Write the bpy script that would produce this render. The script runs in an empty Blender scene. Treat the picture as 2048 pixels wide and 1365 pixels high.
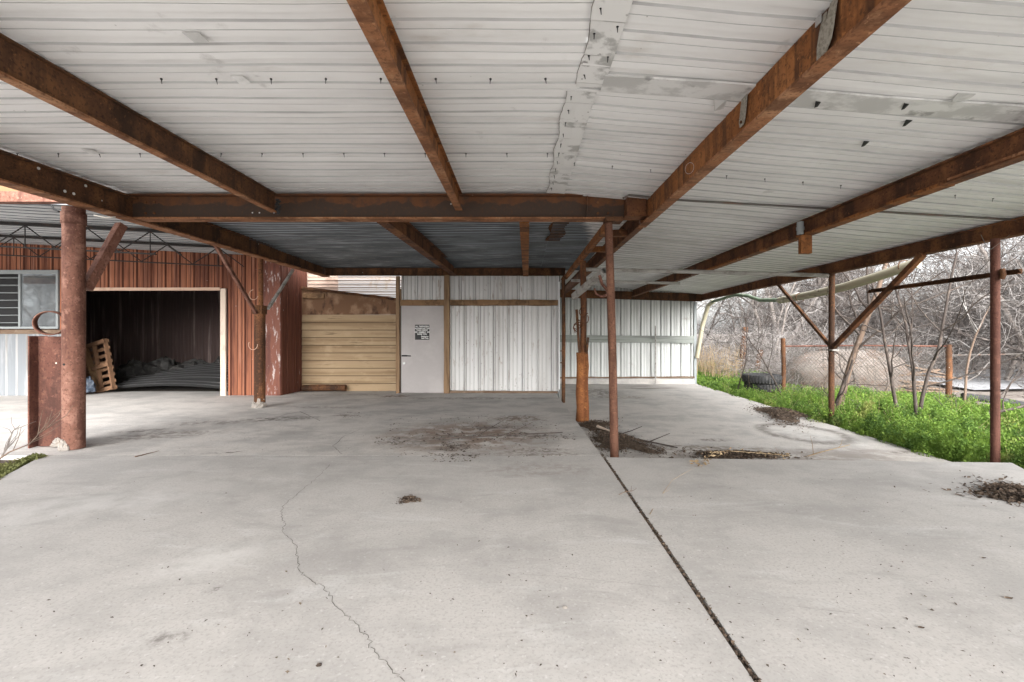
import bpy, math, random
import numpy as np
from mathutils import Vector, Matrix

random.seed(7); RNG = np.random.default_rng(11)
SC = bpy.context.scene
COL = SC.collection
R = math.radians

# ---------------------------------------------------------------- camera, sky, sun, exposure
F = 910.2222; VX, VY = 1040.0, 670.0; CAM_H = 1.4
cd = bpy.data.cameras.new('camera'); cam = bpy.data.objects.new('camera', cd); COL.objects.link(cam)
cam.location = (0, 0, CAM_H); cam.rotation_euler = (R(90), 0, 0)
cd.sensor_width = 36; cd.lens = 16; cd.clip_start = .05; cd.clip_end = 2000
cd.shift_x = -(VX - 1024) / 2048; cd.shift_y = -(682.5 - VY) / 2048
SC.camera = cam

w = bpy.data.worlds.new('World'); SC.world = w; w.use_nodes = True
nt = w.node_tree; nt.nodes.clear()
sky = nt.nodes.new('ShaderNodeTexSky'); sky.sky_type = 'NISHITA'; sky.sun_disc = False
SUN_EL, SUN_AZ = 31.0, 170.0          # azimuth clockwise from +Y: behind the camera
sky.sun_elevation = R(SUN_EL); sky.sun_rotation = R(SUN_AZ)
sky.air_density = 1.0; sky.dust_density = 4.0; sky.ozone_density = .6
hs = nt.nodes.new('ShaderNodeHueSaturation'); hs.inputs['Saturation'].default_value = .16
bg = nt.nodes.new('ShaderNodeBackground'); bg.inputs['Strength'].default_value = .15
wo = nt.nodes.new('ShaderNodeOutputWorld')
nt.links.new(sky.outputs[0], hs.inputs['Color']); nt.links.new(hs.outputs[0], bg.inputs['Color'])
nt.links.new(bg.outputs[0], wo.inputs['Surface'])
sd = bpy.data.lights.new('sun', 'SUN'); sun = bpy.data.objects.new('sun', sd); COL.objects.link(sun)
sd.energy = 1.5; sd.angle = R(80); sd.color = (1, .985, .968)
az, el = R(SUN_AZ), R(SUN_EL)
sdir = Vector((math.sin(az) * math.cos(el), math.cos(az) * math.cos(el), math.sin(el)))
sun.rotation_euler = sdir.to_track_quat('Z', 'Y').to_euler()
SC.view_settings.view_transform = 'Standard'; SC.view_settings.look = 'None'
SC.view_settings.exposure = 2.03; SC.view_settings.gamma = 1
SC.cycles.use_denoising = True; SC.cycles.max_bounces = 12; SC.cycles.diffuse_bounces = 8
SC.cycles.caustics_reflective = False; SC.cycles.caustics_refractive = False

# ---------------------------------------------------------------- places in the scene
def W(px, py, D):
    return Vector(((px - VX) / F * D, D, CAM_H - (py - VY) / F * D))
def zf(D): return 0.0 if D < 5.3 else -(D - 5.3) * .021
def PF(px, py, low=False):
    k = (py - VY) / F; D = 5.0
    for _ in range(30): D = (CAM_H - ((-.32) if low else zf(D))) / k
    return Vector(((px - VX) / F * D, D, CAM_H - k * D))
def zroof(X): return CAM_H + 1.92 if X < .445 else CAM_H + 1.92 - .085 * (X - .445)

# ---------------------------------------------------------------- tagging
def tag(o, label, cat, group=None, kind='thing'):
    o['label'] = label; o['category'] = cat; o['kind'] = kind
    if group: o['group'] = group
    return o
def thing(name, label, cat, loc, group=None):
    o = bpy.data.objects.new(name, None); COL.objects.link(o); o.location = loc
    o.empty_display_size = .1
    return tag(o, label, cat, group)
def struct(o): o['kind'] = 'structure'; return o
def stuff(o, label=None, cat=None):
    o['kind'] = 'stuff'
    if label: o['label'] = label
    if cat: o['category'] = cat
    return o
def copy_tree(o, loc, rotz=0, scale=1, label=None):
    r = o.copy(); COL.objects.link(r); r.location = loc; r.rotation_euler = (0, 0, rotz); r.scale = (scale,) * 3
    if label: r['label'] = label
    for ch in o.children:
        c = ch.copy(); COL.objects.link(c); c.parent = r
        for g in ch.children:
            d = g.copy(); COL.objects.link(d); d.parent = c
    return r

# ---------------------------------------------------------------- mesh helpers
def wpos(o):
    p = Vector((0, 0, 0))
    while o is not None: p += o.location; o = o.parent
    return p
class MB:
    def __init__(s): s.v = []; s.f = []; s.sm = []; s.mi = []
    def add(s, vs, fs, sm=False, mi=0):
        n = len(s.v); s.v.extend([tuple(x) for x in vs])
        for f in fs: s.f.append([n + i for i in f]); s.sm.append(sm); s.mi.append(mi)
        return s
    def box(s, x0, x1, y0, y1, z0, z1, mi=0):
        vs = [(x, y, z) for z in (z0, z1) for y in (y0, y1) for x in (x0, x1)]
        return s.add(vs, [(0, 2, 3, 1), (4, 5, 7, 6), (0, 1, 5, 4), (2, 6, 7, 3), (0, 4, 6, 2), (1, 3, 7, 5)], mi=mi)
    def frame(s, p, q, up):
        d = (Vector(q) - Vector(p)).normalized(); up = Vector(up)
        side = d.cross(up)
        if side.length < 1e-4: side = d.cross(Vector((0, 1, 0)))
        side.normalize(); u = side.cross(d).normalized(); return side, u
    def extrude(s, prof, p, q, up=(0, 0, 1), mi=0):
        p = Vector(p); q = Vector(q); a, u = s.frame(p, q, up); n = len(prof)
        vs = [p + a * x + u * y for x, y in prof] + [q + a * x + u * y for x, y in prof]
        fs = [(i, (i + 1) % n, n + (i + 1) % n, n + i) for i in range(n)]
        fs += [tuple(range(n - 1, -1, -1)), tuple(range(n, 2 * n))]
        return s.add(vs, fs, mi=mi)
    def bar(s, p, q, wd, h, up=(0, 0, 1), mi=0):
        return s.extrude([(-wd / 2, -h / 2), (wd / 2, -h / 2), (wd / 2, h / 2), (-wd / 2, h / 2)], p, q, up, mi)
    def ibeam(s, p, q, wd, h, tf=.016, tw=.012, up=(0, 0, 1)):
        a, b, c = wd / 2, tw / 2, h
        pr = [(-a, 0), (a, 0), (a, tf), (b, tf), (b, c - tf), (a, c - tf), (a, c), (-a, c), (-a, c - tf), (-b, c - tf), (-b, tf), (-a, tf)]
        return s.extrude(pr, p, q, up)
    def channel(s, p, q, wd, h, t=.01, side=1):
        a = wd * side; tt = t * side
        pr = [(0, 0), (a, 0), (a, t), (tt, t), (tt, h - t), (a, h - t), (a, h), (0, h)]
        return s.extrude(pr, p, q)
    def tube(s, pts, rad, n=8, cap=True, sm=True, mi=0):
        pts = [Vector(p) for p in pts]; m = len(pts)
        if not hasattr(rad, '__len__'): rad = [rad] * m
        a = None; vs = []
        for i in range(m):
            d = (pts[min(i + 1, m - 1)] - pts[max(i - 1, 0)]).normalized()
            if a is None:
                a = d.cross(Vector((0, 0, 1)))
                if a.length < .01: a = d.cross(Vector((0, 1, 0)))
            a = (a - d * a.dot(d)).normalized(); b = d.cross(a)
            for k in range(n):
                t = 2 * math.pi * k / n
                vs.append(pts[i] + (a * math.cos(t) + b * math.sin(t)) * rad[i])
        fs = [(i * n + k, i * n + (k + 1) % n, (i + 1) * n + (k + 1) % n, (i + 1) * n + k) for i in range(m - 1) for k in range(n)]
        s.add(vs, fs, sm, mi)
        if cap: s.add(vs[:n], [tuple(range(n - 1, -1, -1))], mi=mi); s.add(vs[-n:], [tuple(range(n))], mi=mi)
        return s
    def pipe(s, p, q, r, t=.006, n=16):                  # open pipe with a wall
        p = Vector(p); q = Vector(q); a, b = s.frame(p, q, (0, 0, 1)); vs = []
        for c in (p, q):
            for rr in (r, r - t):
                vs += [c + (a * math.cos(2 * math.pi * k / n) + b * math.sin(2 * math.pi * k / n)) * rr for k in range(n)]
        fs = []
        for k in range(n):
            j = (k + 1) % n
            fs += [(k, j, 2 * n + j, 2 * n + k), (n + j, n + k, 3 * n + k, 3 * n + j), (k, n + k, n + j, j), (2 * n + k, 2 * n + j, 3 * n + j, 3 * n + k)]
        return s.add(vs, fs, True)
    def sheet(s, us, vo, pos, steep=.35):
        """corrugated sheet: us positions along the ribs, vo (v, offset) across them"""
        nu, nv = len(us), len(vo)
        vs = [pos(u, v, o) for u in us for v, o in vo]
        n0 = len(s.v); s.v.extend([tuple(x) for x in vs])
        for i in range(nu - 1):
            for j in range(nv - 1):
                dv = abs(vo[j + 1][0] - vo[j][0]); do = abs(vo[j + 1][1] - vo[j][1])
                s.f.append([n0 + i * nv + j, n0 + (i + 1) * nv + j, n0 + (i + 1) * nv + j + 1, n0 + i * nv + j + 1])
                s.sm.append(False); s.mi.append(1 if do > steep * dv else 0)
        return s
    def build(s, name, mat, parent=None, bevel=0, origin=None):
        me = bpy.data.meshes.new(name)
        if parent is not None: o0 = wpos(parent)
        elif origin is not None: o0 = Vector(origin)
        else:
            a = np.array(s.v); o0 = Vector(((a[:, 0].min() + a[:, 0].max()) / 2, (a[:, 1].min() + a[:, 1].max()) / 2, a[:, 2].min()))
        me.from_pydata([(x - o0.x, y - o0.y, z - o0.z) for x, y, z in s.v], [], s.f)
        for m in (mat if isinstance(mat, (list, tuple)) else [mat]): me.materials.append(m)
        me.polygons.foreach_set('use_smooth', s.sm)
        me.polygons.foreach_set('material_index', s.mi if isinstance(mat, (list, tuple)) else [0] * len(s.f))
        me.update()
        o = bpy.data.objects.new(name, me); COL.objects.link(o)
        if parent is not None: o.parent = parent
        else: o.location = o0
        if bevel:
            b = o.modifiers.new('bevel', 'BEVEL'); b.width = bevel; b.segments = 2; b.limit_method = 'ANGLE'; b.angle_limit = R(50)
        return o
def np_mesh(name, V, Q, mat, parent=None, smooth=False):
    V = np.asarray(V, dtype=np.float32); Q = np.asarray(Q, dtype=np.int32)
    o0 = np.array(wpos(parent) if parent is not None else (0, 0, 0), dtype=np.float32)
    V = V - o0
    me = bpy.data.meshes.new(name); k = Q.shape[1]
    me.vertices.add(len(V)); me.vertices.foreach_set('co', V.ravel())
    me.loops.add(Q.size); me.loops.foreach_set('vertex_index', Q.ravel())
    me.polygons.add(len(Q)); me.polygons.foreach_set('loop_start', np.arange(0, Q.size, k, dtype=np.int32))
    if smooth: me.polygons.foreach_set('use_smooth', np.ones(len(Q), dtype=bool))
    me.update(calc_edges=True); me.validate()
    me.materials.append(mat)
    o = bpy.data.objects.new(name, me); COL.objects.link(o)
    if parent is not None: o.parent = parent
    return o
def ribs(v0, v1, pattern, pitch, lap=0, lapstep=-.007):
    """pattern: (fraction, offset) over one pitch; every lap pitches the next sheet sits a little lower"""
    out = []; k = 0; v = v0
    while v < v1 - 1e-6:
        base = lapstep * ((k // lap) % 2) if lap else 0
        for fr, of in pattern:
            vv = v + fr * pitch
            if vv <= v1: out.append((vv, of + base))
        v += pitch; k += 1
    out.append((v1, out[-1][1])); return out
def steps(a, b, d):
    n = max(1, int(math.ceil(abs(b - a) / d))); return [a + (b - a) * i / n for i in range(n + 1)]

# ---------------------------------------------------------------- materials
def lin(r, g, b):                               # colour as read off a neutral picture (0-255) -> linear
    def c(x): x /= 255.; return x / 12.92 if x <= .04045 else ((x + .055) / 1.055) ** 2.4
    return (c(r), c(g), c(b), 1)
class N:
    def __init__(s, name):
        s.m = bpy.data.materials.new(name); s.m.use_nodes = True; s.t = s.m.node_tree; s.t.nodes.clear()
        s.out = s.n('OutputMaterial'); s.geo = s.n('NewGeometry'); s.P = s.geo.outputs['Position']
    def n(s, ty, **kw):
        nd = s.t.nodes.new('ShaderNode' + ty)
        for k, v in kw.items(): setattr(nd, k, v)
        return nd
    def l(s, a, b): s.t.links.new(a, b)
    def vm(s, op, a, b):
        nd = s.n('VectorMath', operation=op)
        for i, x in ((0, a), (1, b)):
            if hasattr(x, 'links') or hasattr(x, 'is_linked'): s.l(x, nd.inputs[i])
            else: nd.inputs[i].default_value = x
        return nd.outputs['Value'] if op in ('LENGTH', 'DOT_PRODUCT') else nd.outputs[0]
    def noise(s, sc, d=5, rough=.6, P=None, col=False, dist=0):
        nd = s.n('TexNoise'); nd.inputs['Scale'].default_value = 1; nd.inputs['Detail'].default_value = d
        nd.inputs['Roughness'].default_value = rough; nd.inputs['Distortion'].default_value = dist
        s.l(s.vm('MULTIPLY', P or s.P, sc), nd.inputs['Vector'])
        return nd.outputs['Color' if col else 'Fac']
    def mr(s, x, lo, hi, a=0, b=1, smooth=True):
        nd = s.n('MapRange', interpolation_type='SMOOTHSTEP' if smooth else 'LINEAR'); s.l(x, nd.inputs[0])
        for i, v in enumerate((lo, hi, a, b)): nd.inputs[1 + i].default_value = v
        return nd.outputs[0]
    def mul(s, a, b, op='MULTIPLY'):
        nd = s.n('Math', operation=op)
        for i, x in ((0, a), (1, b)):
            if isinstance(x, (int, float)): nd.inputs[i].default_value = x
            else: s.l(x, nd.inputs[i])
        return nd.outputs[0]
    def mix(s, fac, a, b):
        nd = s.n('MixRGB')
        for i, x in ((0, fac), (1, a), (2, b)):
            if isinstance(x, (int, float, tuple)): nd.inputs[i].default_value = x
            else: s.l(x, nd.inputs[i])
        return nd.outputs[0]
def c4(c): return tuple(c) if len(c) == 4 else tuple(c) + (1,)
def pmat(name, base, layers=(), rough=.8, metal=0, bump=None, spec=.3, transl=0):
    g = N(name); col = c4(base)
    for L in layers:
        kind = L.get('kind', 'n'); k = L.get('k', 1)
        if kind == 'n':
            f = g.mr(g.noise(L['s'], L.get('d', 5), L.get('r', .6), dist=L.get('dist', 0)), L['lo'], L['hi'])
        elif kind == 'v':                      # specks
            vo = g.n('TexVoronoi'); g.l(g.vm('MULTIPLY', g.P, L['s']), vo.inputs['Vector']); vo.inputs['Scale'].default_value = 1
            vo.inputs['Randomness'].default_value = 1
            f = g.mr(vo.outputs['Distance'], L['lo'], L['hi'], 1, 0)
        elif kind == 'z':                      # rust creeping down from a top edge
            sx = g.n('SeparateXYZ'); g.l(g.P, sx.inputs[0])
            f = g.mr(g.mul(sx.outputs[2], g.mul(g.noise(L['s'], 8, .6), L['amp']), 'ADD'), L['lo'], L['hi'])
        else:                                  # a stain with its own place on the surface
            amp = L.get('amp', .5)
            nz = g.vm('SUBTRACT', g.noise(L.get('ns', (2, 2, 2)), 6, .65, col=True), (.5, .5, .5))
            p = g.vm('ADD', g.P, g.vm('MULTIPLY', nz, (amp, amp, 0)))
            p = g.vm('SUBTRACT', p, (L['c'][0], L['c'][1], 0))
            vr = g.n('VectorRotate', rotation_type='Z_AXIS'); g.l(p, vr.inputs['Vector']); vr.inputs['Angle'].default_value = -L.get('a', 0)
            ln = g.vm('LENGTH', g.vm('MULTIPLY', vr.outputs[0], (1 / L['rx'], 1 / L['ry'], 0)), (0, 0, 0))
            if kind == 'ring': f = g.mr(g.mul(g.mul(ln, 1, 'SUBTRACT'), 0, 'ABSOLUTE') if False else g.absn(ln), .0, L.get('wd', .3), 1, 0)
            else: f = g.mr(ln, L.get('in', .3), 1, 1, 0)
        if 'm' in L:
            sc, lo, hi = L['m']; f = g.mul(f, g.mr(g.noise(sc, 6, .65), lo, hi))
        if k != 1: f = g.mul(f, k)
        col = g.mix(f, col, c4(L['col']))
    b = g.n('BsdfPrincipled')
    if isinstance(col, tuple): b.inputs['Base Color'].default_value = col
    else: g.l(col, b.inputs['Base Color'])
    b.inputs['Roughness'].default_value = rough; b.inputs['Metallic'].default_value = metal
    b.inputs['Specular IOR Level'].default_value = spec
    if bump:
        sc, st, di = bump
        bp = g.n('Bump'); bp.inputs['Strength'].default_value = st; bp.inputs['Distance'].default_value = di
        g.l(g.noise(sc, 6, .6), bp.inputs['Height']); g.l(bp.outputs[0], b.inputs['Normal'])
    if transl:
        tr = g.n('BsdfTranslucent'); mx = g.n('MixShader'); mx.inputs[0].default_value = transl
        if isinstance(col, tuple): tr.inputs['Color'].default_value = col
        else: g.l(col, tr.inputs['Color'])
        g.l(b.outputs[0], mx.inputs[1]); g.l(tr.outputs[0], mx.inputs[2]); g.l(mx.outputs[0], g.out.inputs[0])
    else: g.l(b.outputs[0], g.out.inputs[0])
    return g.m
def absn(s, ln):
    a = s.n('Math', operation='SUBTRACT'); s.l(ln, a.inputs[0]); a.inputs[1].default_value = 1
    b = s.n('Math', operation='ABSOLUTE'); s.l(a.outputs[0], b.inputs[0]); return b.outputs[0]
N.absn = absn
def n3(k): return (k, k, k)

def rust(name, mid, dark, bright, streak=(4, 4, .6), kd=.8, kb=.6, spots=True):
    L = [dict(col=bright, s=n3(2.1), lo=.50, hi=.62, k=.8, d=9), dict(col=dark, s=streak, lo=.44, hi=.62, k=kd, d=9), dict(col=bright, s=n3(9), lo=.52, hi=.72, k=kb, d=8),
         dict(col=tuple(min(1, c * 1.5) for c in bright), s=n3(26), lo=.60, hi=.70, k=.55, d=8), dict(col=dark, s=n3(38), lo=.5, hi=.66, k=.7, d=6)]
    if spots: L.append(dict(kind='v', col=(.6, .57, .52), s=n3(3.3), lo=.025, hi=.045, k=.9))
    return pmat(name, mid, L, rough=.85, bump=(n3(40), .35, .01), spec=.25)

M = {}
M['rust'] = rust('rusted steel', (.135, .057, .027), (.038, .019, .012), (.235, .102, .042))
M['rust_orange'] = rust('orange rusted steel', (.225, .086, .027), (.058, .025, .012), (.35, .145, .05), streak=(2.2, 7, .5), kd=.9)
M['rust_dark'] = rust('dark brown rusted steel', (.100, .046, .022), (.028, .016, .011), (.175, .078, .033))
M['rust_pink'] = rust('pale red rusted steel', (.175, .082, .058), (.085, .036, .026), (.29, .155, .115), streak=(7, 7, 1.5), kd=.8, kb=.8)
M['rust_cross'] = pmat('brown painted steel with rust', (.055, .036, .026),
    [dict(kind='z', col=(.16, .062, .024), s=(2.4, 2, 3), amp=.42, lo=CAM_H + 1.565 + .43, hi=CAM_H + 1.565 + .45, k=.85, m=(n3(9), .25, .6)), dict(col=(.1, .045, .022), s=n3(20), lo=.5, hi=.7, k=.6),
     dict(kind='v', col=(.6, .57, .52), s=n3(3), lo=.02, hi=.04)], rough=.75, bump=(n3(40), .2, .006))
M['rust_flange'] = rust('bright rusted flange', (.28, .125, .058), (.10, .042, .02), (.42, .23, .125), streak=(2, 6, 2))
M['pipe_brown'] = rust('brown pipe', (.13, .062, .04), (.06, .026, .017), (.2, .10, .065))
M['pipe_red'] = rust('dull red pipe', (.10, .042, .030), (.05, .02, .014), (.15, .07, .05))
M['bark_post'] = rust('orange stained timber', (.20, .075, .028), (.10, .034, .012), (.36, .15, .05), streak=(9, 9, .5))

M['rust_maroon'] = rust('maroon rusted steel', (.115, .048, .034), (.05, .023, .018), (.185, .085, .062), streak=(6, 6, 1))
white_L = [dict(col=(.60, .60, .595), s=(.7, 3, 1), lo=.42, hi=.75, k=.5, d=7), dict(col=(.52, .52, .515), s=(.25, 13, 1), lo=.52, hi=.85, k=.22, d=6),
           dict(col=(.33, .32, .31), s=(2.2, 2.2, 2), lo=.64, hi=.72, k=.45, d=10), dict(col=(.42, .37, .31), s=(.7, 1.6, 1), lo=.60, hi=.75, k=.5, d=8),
           dict(kind='v', col=(.10, .09, .08), s=(6, 6, 6), lo=.03, hi=.06, k=.7, m=(n3(.9), .45, .6))]
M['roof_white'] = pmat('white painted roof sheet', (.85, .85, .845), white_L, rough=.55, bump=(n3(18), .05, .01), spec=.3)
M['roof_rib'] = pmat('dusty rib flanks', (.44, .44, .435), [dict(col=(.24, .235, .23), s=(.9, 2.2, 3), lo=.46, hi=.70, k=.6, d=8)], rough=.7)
M['roof_slope'] = pmat('grey white roof sheet', (.81, .81, .805), white_L + [dict(col=(.46, .455, .45), s=(.5, 3, 1), lo=.5, hi=.72, k=.5, d=7),
    dict(kind='b', col=(.36, .33, .30), c=(2.6, 9.3), rx=2.2, ry=2.6, amp=.9, k=.55, m=((1, 7, 1), .35, .65))], rough=.6)
M['galv'] = pmat('bare galvanised patches', (.52, .52, .51), [dict(col=(.74, .74, .73), s=(3, 4, 3), lo=.44, hi=.56, k=.9, d=8), dict(col=(.2, .195, .19), s=(5, 5, 5), lo=.58, hi=.7, k=.75, d=8)], rough=.5, metal=.1)
M['flash'] = pmat('patched white flashing', (.74, .74, .73), [dict(col=(.36, .36, .35), s=(4, 4, 4), lo=.54, hi=.64, k=.85, d=8), dict(col=(.18, .175, .17), s=(7, 7, 7), lo=.62, hi=.70, k=.8, d=9), dict(kind='v', col=(.12, .09, .07), s=n3(9), lo=.04, hi=.09, k=.8)], rough=.55)
M['roof_dark'] = pmat('old galvanised roof', (.42, .475, .515), [dict(col=(.60, .65, .69), s=(.8, 22, 2), lo=.5, hi=.70, k=.75, d=7), dict(col=(.07, .07, .072), s=(.7, 9, 2), lo=.5, hi=.66, k=.7, d=6),
    dict(kind='b', col=(.10, .045, .025), c=(.8, 6.9), rx=1.1, ry=.8, amp=.5, k=.85, m=((1, 8, 1), .35, .6)), dict(kind='b', col=(.2, .06, .04), c=(-2.6, 6.6), rx=.7, ry=.35, amp=.4, k=.9, m=((2, 14, 1), .4, .6))], rough=.5, metal=.35)
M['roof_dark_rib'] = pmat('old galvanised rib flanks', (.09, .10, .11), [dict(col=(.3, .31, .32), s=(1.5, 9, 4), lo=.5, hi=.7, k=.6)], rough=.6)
M['roof_barn'] = pmat('grey lean roof sheet', (.42, .43, .435), [dict(col=(.46, .47, .48), s=(.9, 14, 2), lo=.48, hi=.7, k=.7), dict(col=(.14, .14, .14), s=(.8, 8, 2), lo=.54, hi=.70, k=.7)], rough=.55)

vs_ = (5, 5, .35)
M['wall_white'] = pmat('weathered white wall sheet', (.57, .57, .565), [dict(col=(.38, .36, .34), s=(6, 6, .35), lo=.48, hi=.72, k=.6, d=6), dict(col=(.68, .68, .68), s=(1.3, 1.3, .2), lo=.5, hi=.7, k=.5, d=3),
    dict(col=(.22, .15, .10), s=(11, 11, 2.2), lo=.57, hi=.70, k=.7, d=10), dict(kind='v', col=(.12, .08, .06), s=(14, 14, 9), lo=.10, hi=.2, k=.6, m=(n3(1.3), .5, .62))], rough=.5)
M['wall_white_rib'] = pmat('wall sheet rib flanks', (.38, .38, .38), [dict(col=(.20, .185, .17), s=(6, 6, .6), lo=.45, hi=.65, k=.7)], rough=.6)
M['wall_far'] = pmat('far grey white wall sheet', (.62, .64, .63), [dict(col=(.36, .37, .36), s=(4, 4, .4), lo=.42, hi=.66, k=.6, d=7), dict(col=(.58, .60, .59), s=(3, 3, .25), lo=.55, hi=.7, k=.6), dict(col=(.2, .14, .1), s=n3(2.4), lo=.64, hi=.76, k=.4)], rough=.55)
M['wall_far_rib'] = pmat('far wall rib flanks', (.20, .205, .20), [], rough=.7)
red_L = [dict(col=(.075, .022, .013), s=(7, 7, .4), lo=.42, hi=.66, k=.85, d=7), dict(col=(.40, .19, .125), s=(9, 9, .4), lo=.5, hi=.70, k=.75, d=7), dict(kind='v', col=(.6, .52, .5), s=n3(4.5), lo=.03, hi=.06, k=.6)]
M['wall_red'] = pmat('rust red barn sheet', (.30, .112, .058), red_L, rough=.7, bump=(n3(30), .15, .005))
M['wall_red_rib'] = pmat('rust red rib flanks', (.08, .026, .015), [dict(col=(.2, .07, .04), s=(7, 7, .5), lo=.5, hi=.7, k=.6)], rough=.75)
M['peel'] = pmat('peeling red paint over white', (.17, .06, .038), [dict(col=(.07, .02, .015), s=(5, 5, 1), lo=.45, hi=.65, k=.7), dict(col=(.50, .44, .42), s=(11, 11, 3), lo=.54, hi=.66, k=1, d=9, r=.68)], rough=.6, bump=(n3(25), .3, .01))
M['peel_less'] = pmat('red paint with white flecks', (.16, .055, .034), [dict(col=(.06, .018, .012), s=(7, 7, .5), lo=.42, hi=.62, k=.8), dict(col=(.45, .38, .36), s=(9, 9, 4), lo=.64, hi=.72, k=1, d=9, r=.7)], rough=.65)
M['wall_lower'] = pmat('grey blue wall sheet', (.19, .205, .22), [dict(col=(.30, .31, .325), s=(5, 5, .6), lo=.5, hi=.66, k=.7), dict(col=(.2, .2, .21), s=(6, 6, .7), lo=.55, hi=.7, k=.6)], rough=.5)
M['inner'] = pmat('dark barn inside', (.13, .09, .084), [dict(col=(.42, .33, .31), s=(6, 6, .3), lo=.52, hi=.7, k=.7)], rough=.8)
M['dirt_dark'] = pmat('dark dirt', (.08, .07, .06), [dict(col=(.14, .12, .10), s=n3(9), lo=.5, hi=.7, k=.7, d=8)], rough=.95, bump=(n3(25), .8, .03))
M['siding'] = pmat('tan lap siding', (.345, .25, .15), [dict(col=(.20, .125, .065), s=(.25, .8, 5), lo=.44, hi=.66, k=.8, d=7), dict(col=(.43, .32, .20), s=(2, 2, 3), lo=.5, hi=.7, k=.5), dict(col=(.12, .08, .045), s=(1.2, 1, 14), lo=.6, hi=.72, k=.8, d=7)], rough=.7)
M['ply'] = pmat('stained plywood', (.165, .090, .050), [dict(col=(.32, .205, .13), s=(2.6, 2, 2.2), lo=.48, hi=.66, k=.75, d=8), dict(col=(.06, .028, .018), s=(4, 4, 1.6), lo=.54, hi=.66, k=.85, d=8)], rough=.8)
M['wood'] = pmat('brown old timber', (.21, .125, .065), [dict(col=(.07, .04, .022), s=(3, 9, 3), lo=.46, hi=.66, k=.8, d=8), dict(col=(.34, .22, .12), s=(7, 7, 7), lo=.54, hi=.72, k=.6, d=8)], rough=.8, bump=(n3(30), .3, .01))
M['wood_v'] = pmat('brown old upright timber', (.22, .14, .08), [dict(col=(.08, .045, .025), s=(12, 12, .8), lo=.46, hi=.66, k=.8, d=8), dict(col=(.34, .23, .13), s=(9, 9, 1), lo=.54, hi=.72, k=.6, d=8)], rough=.8)
M['wood_pallet'] = pmat('pallet wood', (.19, .105, .06), [dict(col=(.13, .07, .04), s=(7, 7, 7), lo=.46, hi=.68, k=.8, d=8)], rough=.8)
M['lap_shadow'] = pmat('board lap shadow', (.11, .075, .045), [])  # dark tone that paints the shadow under each board lap
M['sheet_dim'] = pmat('dull dark sheet', (.075, .075, .077), [dict(col=(.14, .14, .14), s=(1, 9, 4), lo=.5, hi=.66, k=.7)], rough=.65)
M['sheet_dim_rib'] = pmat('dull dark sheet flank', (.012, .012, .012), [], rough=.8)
M['trim_pink'] = pmat('pinkish trim', (.52, .36, .27), [dict(col=(.30, .19, .14), s=(5, 5, 2), lo=.5, hi=.7, k=.6)], rough=.7)
M['trim_pale'] = pmat('pale jamb', (.62, .51, .42), [dict(col=(.35, .27, .22), s=(6, 6, 3), lo=.54, hi=.72, k=.6)], rough=.7)
M['trim_white'] = pmat('white corner trim', (.78, .79, .80), [], rough=.4)
M['girt'] = pmat('grey green board', (.27, .29, .27), [dict(col=(.14, .15, .14), s=(1, 5, 14), lo=.46, hi=.66, k=.7, d=7)], rough=.8)
M['door'] = pmat('grey mauve door paint', (.31, .29, .285), [dict(col=(.36, .335, .33), s=n3(1.4), lo=.4, hi=.65, k=.8), dict(col=(.22, .2, .2), s=n3(7), lo=.64, hi=.76, k=.4)], rough=.45)
M['black'] = pmat('black metal', (.012, .012, .013), [], rough=.5)
M['text'] = pmat('white lettering', (.75, .75, .74), [], rough=.6)
M['steel'] = pmat('steel', (.45, .45, .45), [], rough=.35, metal=.8)
M['iron_black'] = pmat('black bar joist steel', (.016, .014, .013), [dict(col=(.07, .035, .022), s=n3(9), lo=.55, hi=.7, k=.6)], rough=.7)
M['greypipe'] = pmat('grey pipe', (.36, .35, .33), [dict(col=(.17, .15, .13), s=(4, 9, 9), lo=.46, hi=.66, k=.8, d=8), dict(col=(.5, .49, .47), s=n3(14), lo=.56, hi=.7, k=.6)], rough=.6)
M['pvc'] = pmat('cream plastic pipe', (.40, .37, .27), [dict(col=(.28, .27, .19), s=n3(4), lo=.5, hi=.7, k=.6)], rough=.5)
M['pvc_green'] = pmat('green flexible pipe', (.13, .18, .12), [dict(col=(.30, .33, .24), s=n3(6), lo=.5, hi=.66, k=.7)], rough=.5)
M['felt'] = pmat('grey felt strap', (.30, .28, .24), [dict(col=(.17, .15, .12), s=n3(50), lo=.42, hi=.62, k=.8)], rough=.95)
M['foam'] = pmat('crumbled mortar', (.34, .31, .28), [dict(col=(.30, .25, .20), s=n3(22), lo=.48, hi=.66, k=.7, d=8)], rough=.9, bump=(n3(35), 1, .03))
M['glass'] = pmat('hazy window glass', (.30, .33, .35), [dict(col=(.40, .43, .45), s=n3(2.4), lo=.45, hi=.68, k=.6, d=7)], rough=.04, metal=.75)
M['frame_grey'] = pmat('grey window frame', (.26, .28, .285), [], rough=.5)
M['fiber'] = pmat('translucent roof light sheet', (.93, .925, .90), [dict(col=(.6, .42, .22), s=(4, 4, 2), lo=.56, hi=.72, k=.6)], rough=.5, transl=.93)
M['fiber_dull'] = pmat('dull pinkish sheet', (.55, .43, .36), [dict(col=(.3, .2, .15), s=(3, 3, 9), lo=.5, hi=.7, k=.7)], rough=.6, transl=.15)
M['tyre'] = pmat('tyre rubber', (.035, .035, .036), [dict(col=(.12, .115, .11), s=n3(12), lo=.52, hi=.7, k=.6)], rough=.85, bump=(n3(30), .5, .01))
M['tarp'] = pmat('blue tarp', (.05, .065, .09), [dict(col=(.13, .145, .17), s=n3(6), lo=.5, hi=.66, k=.7)], rough=.6)
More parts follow.
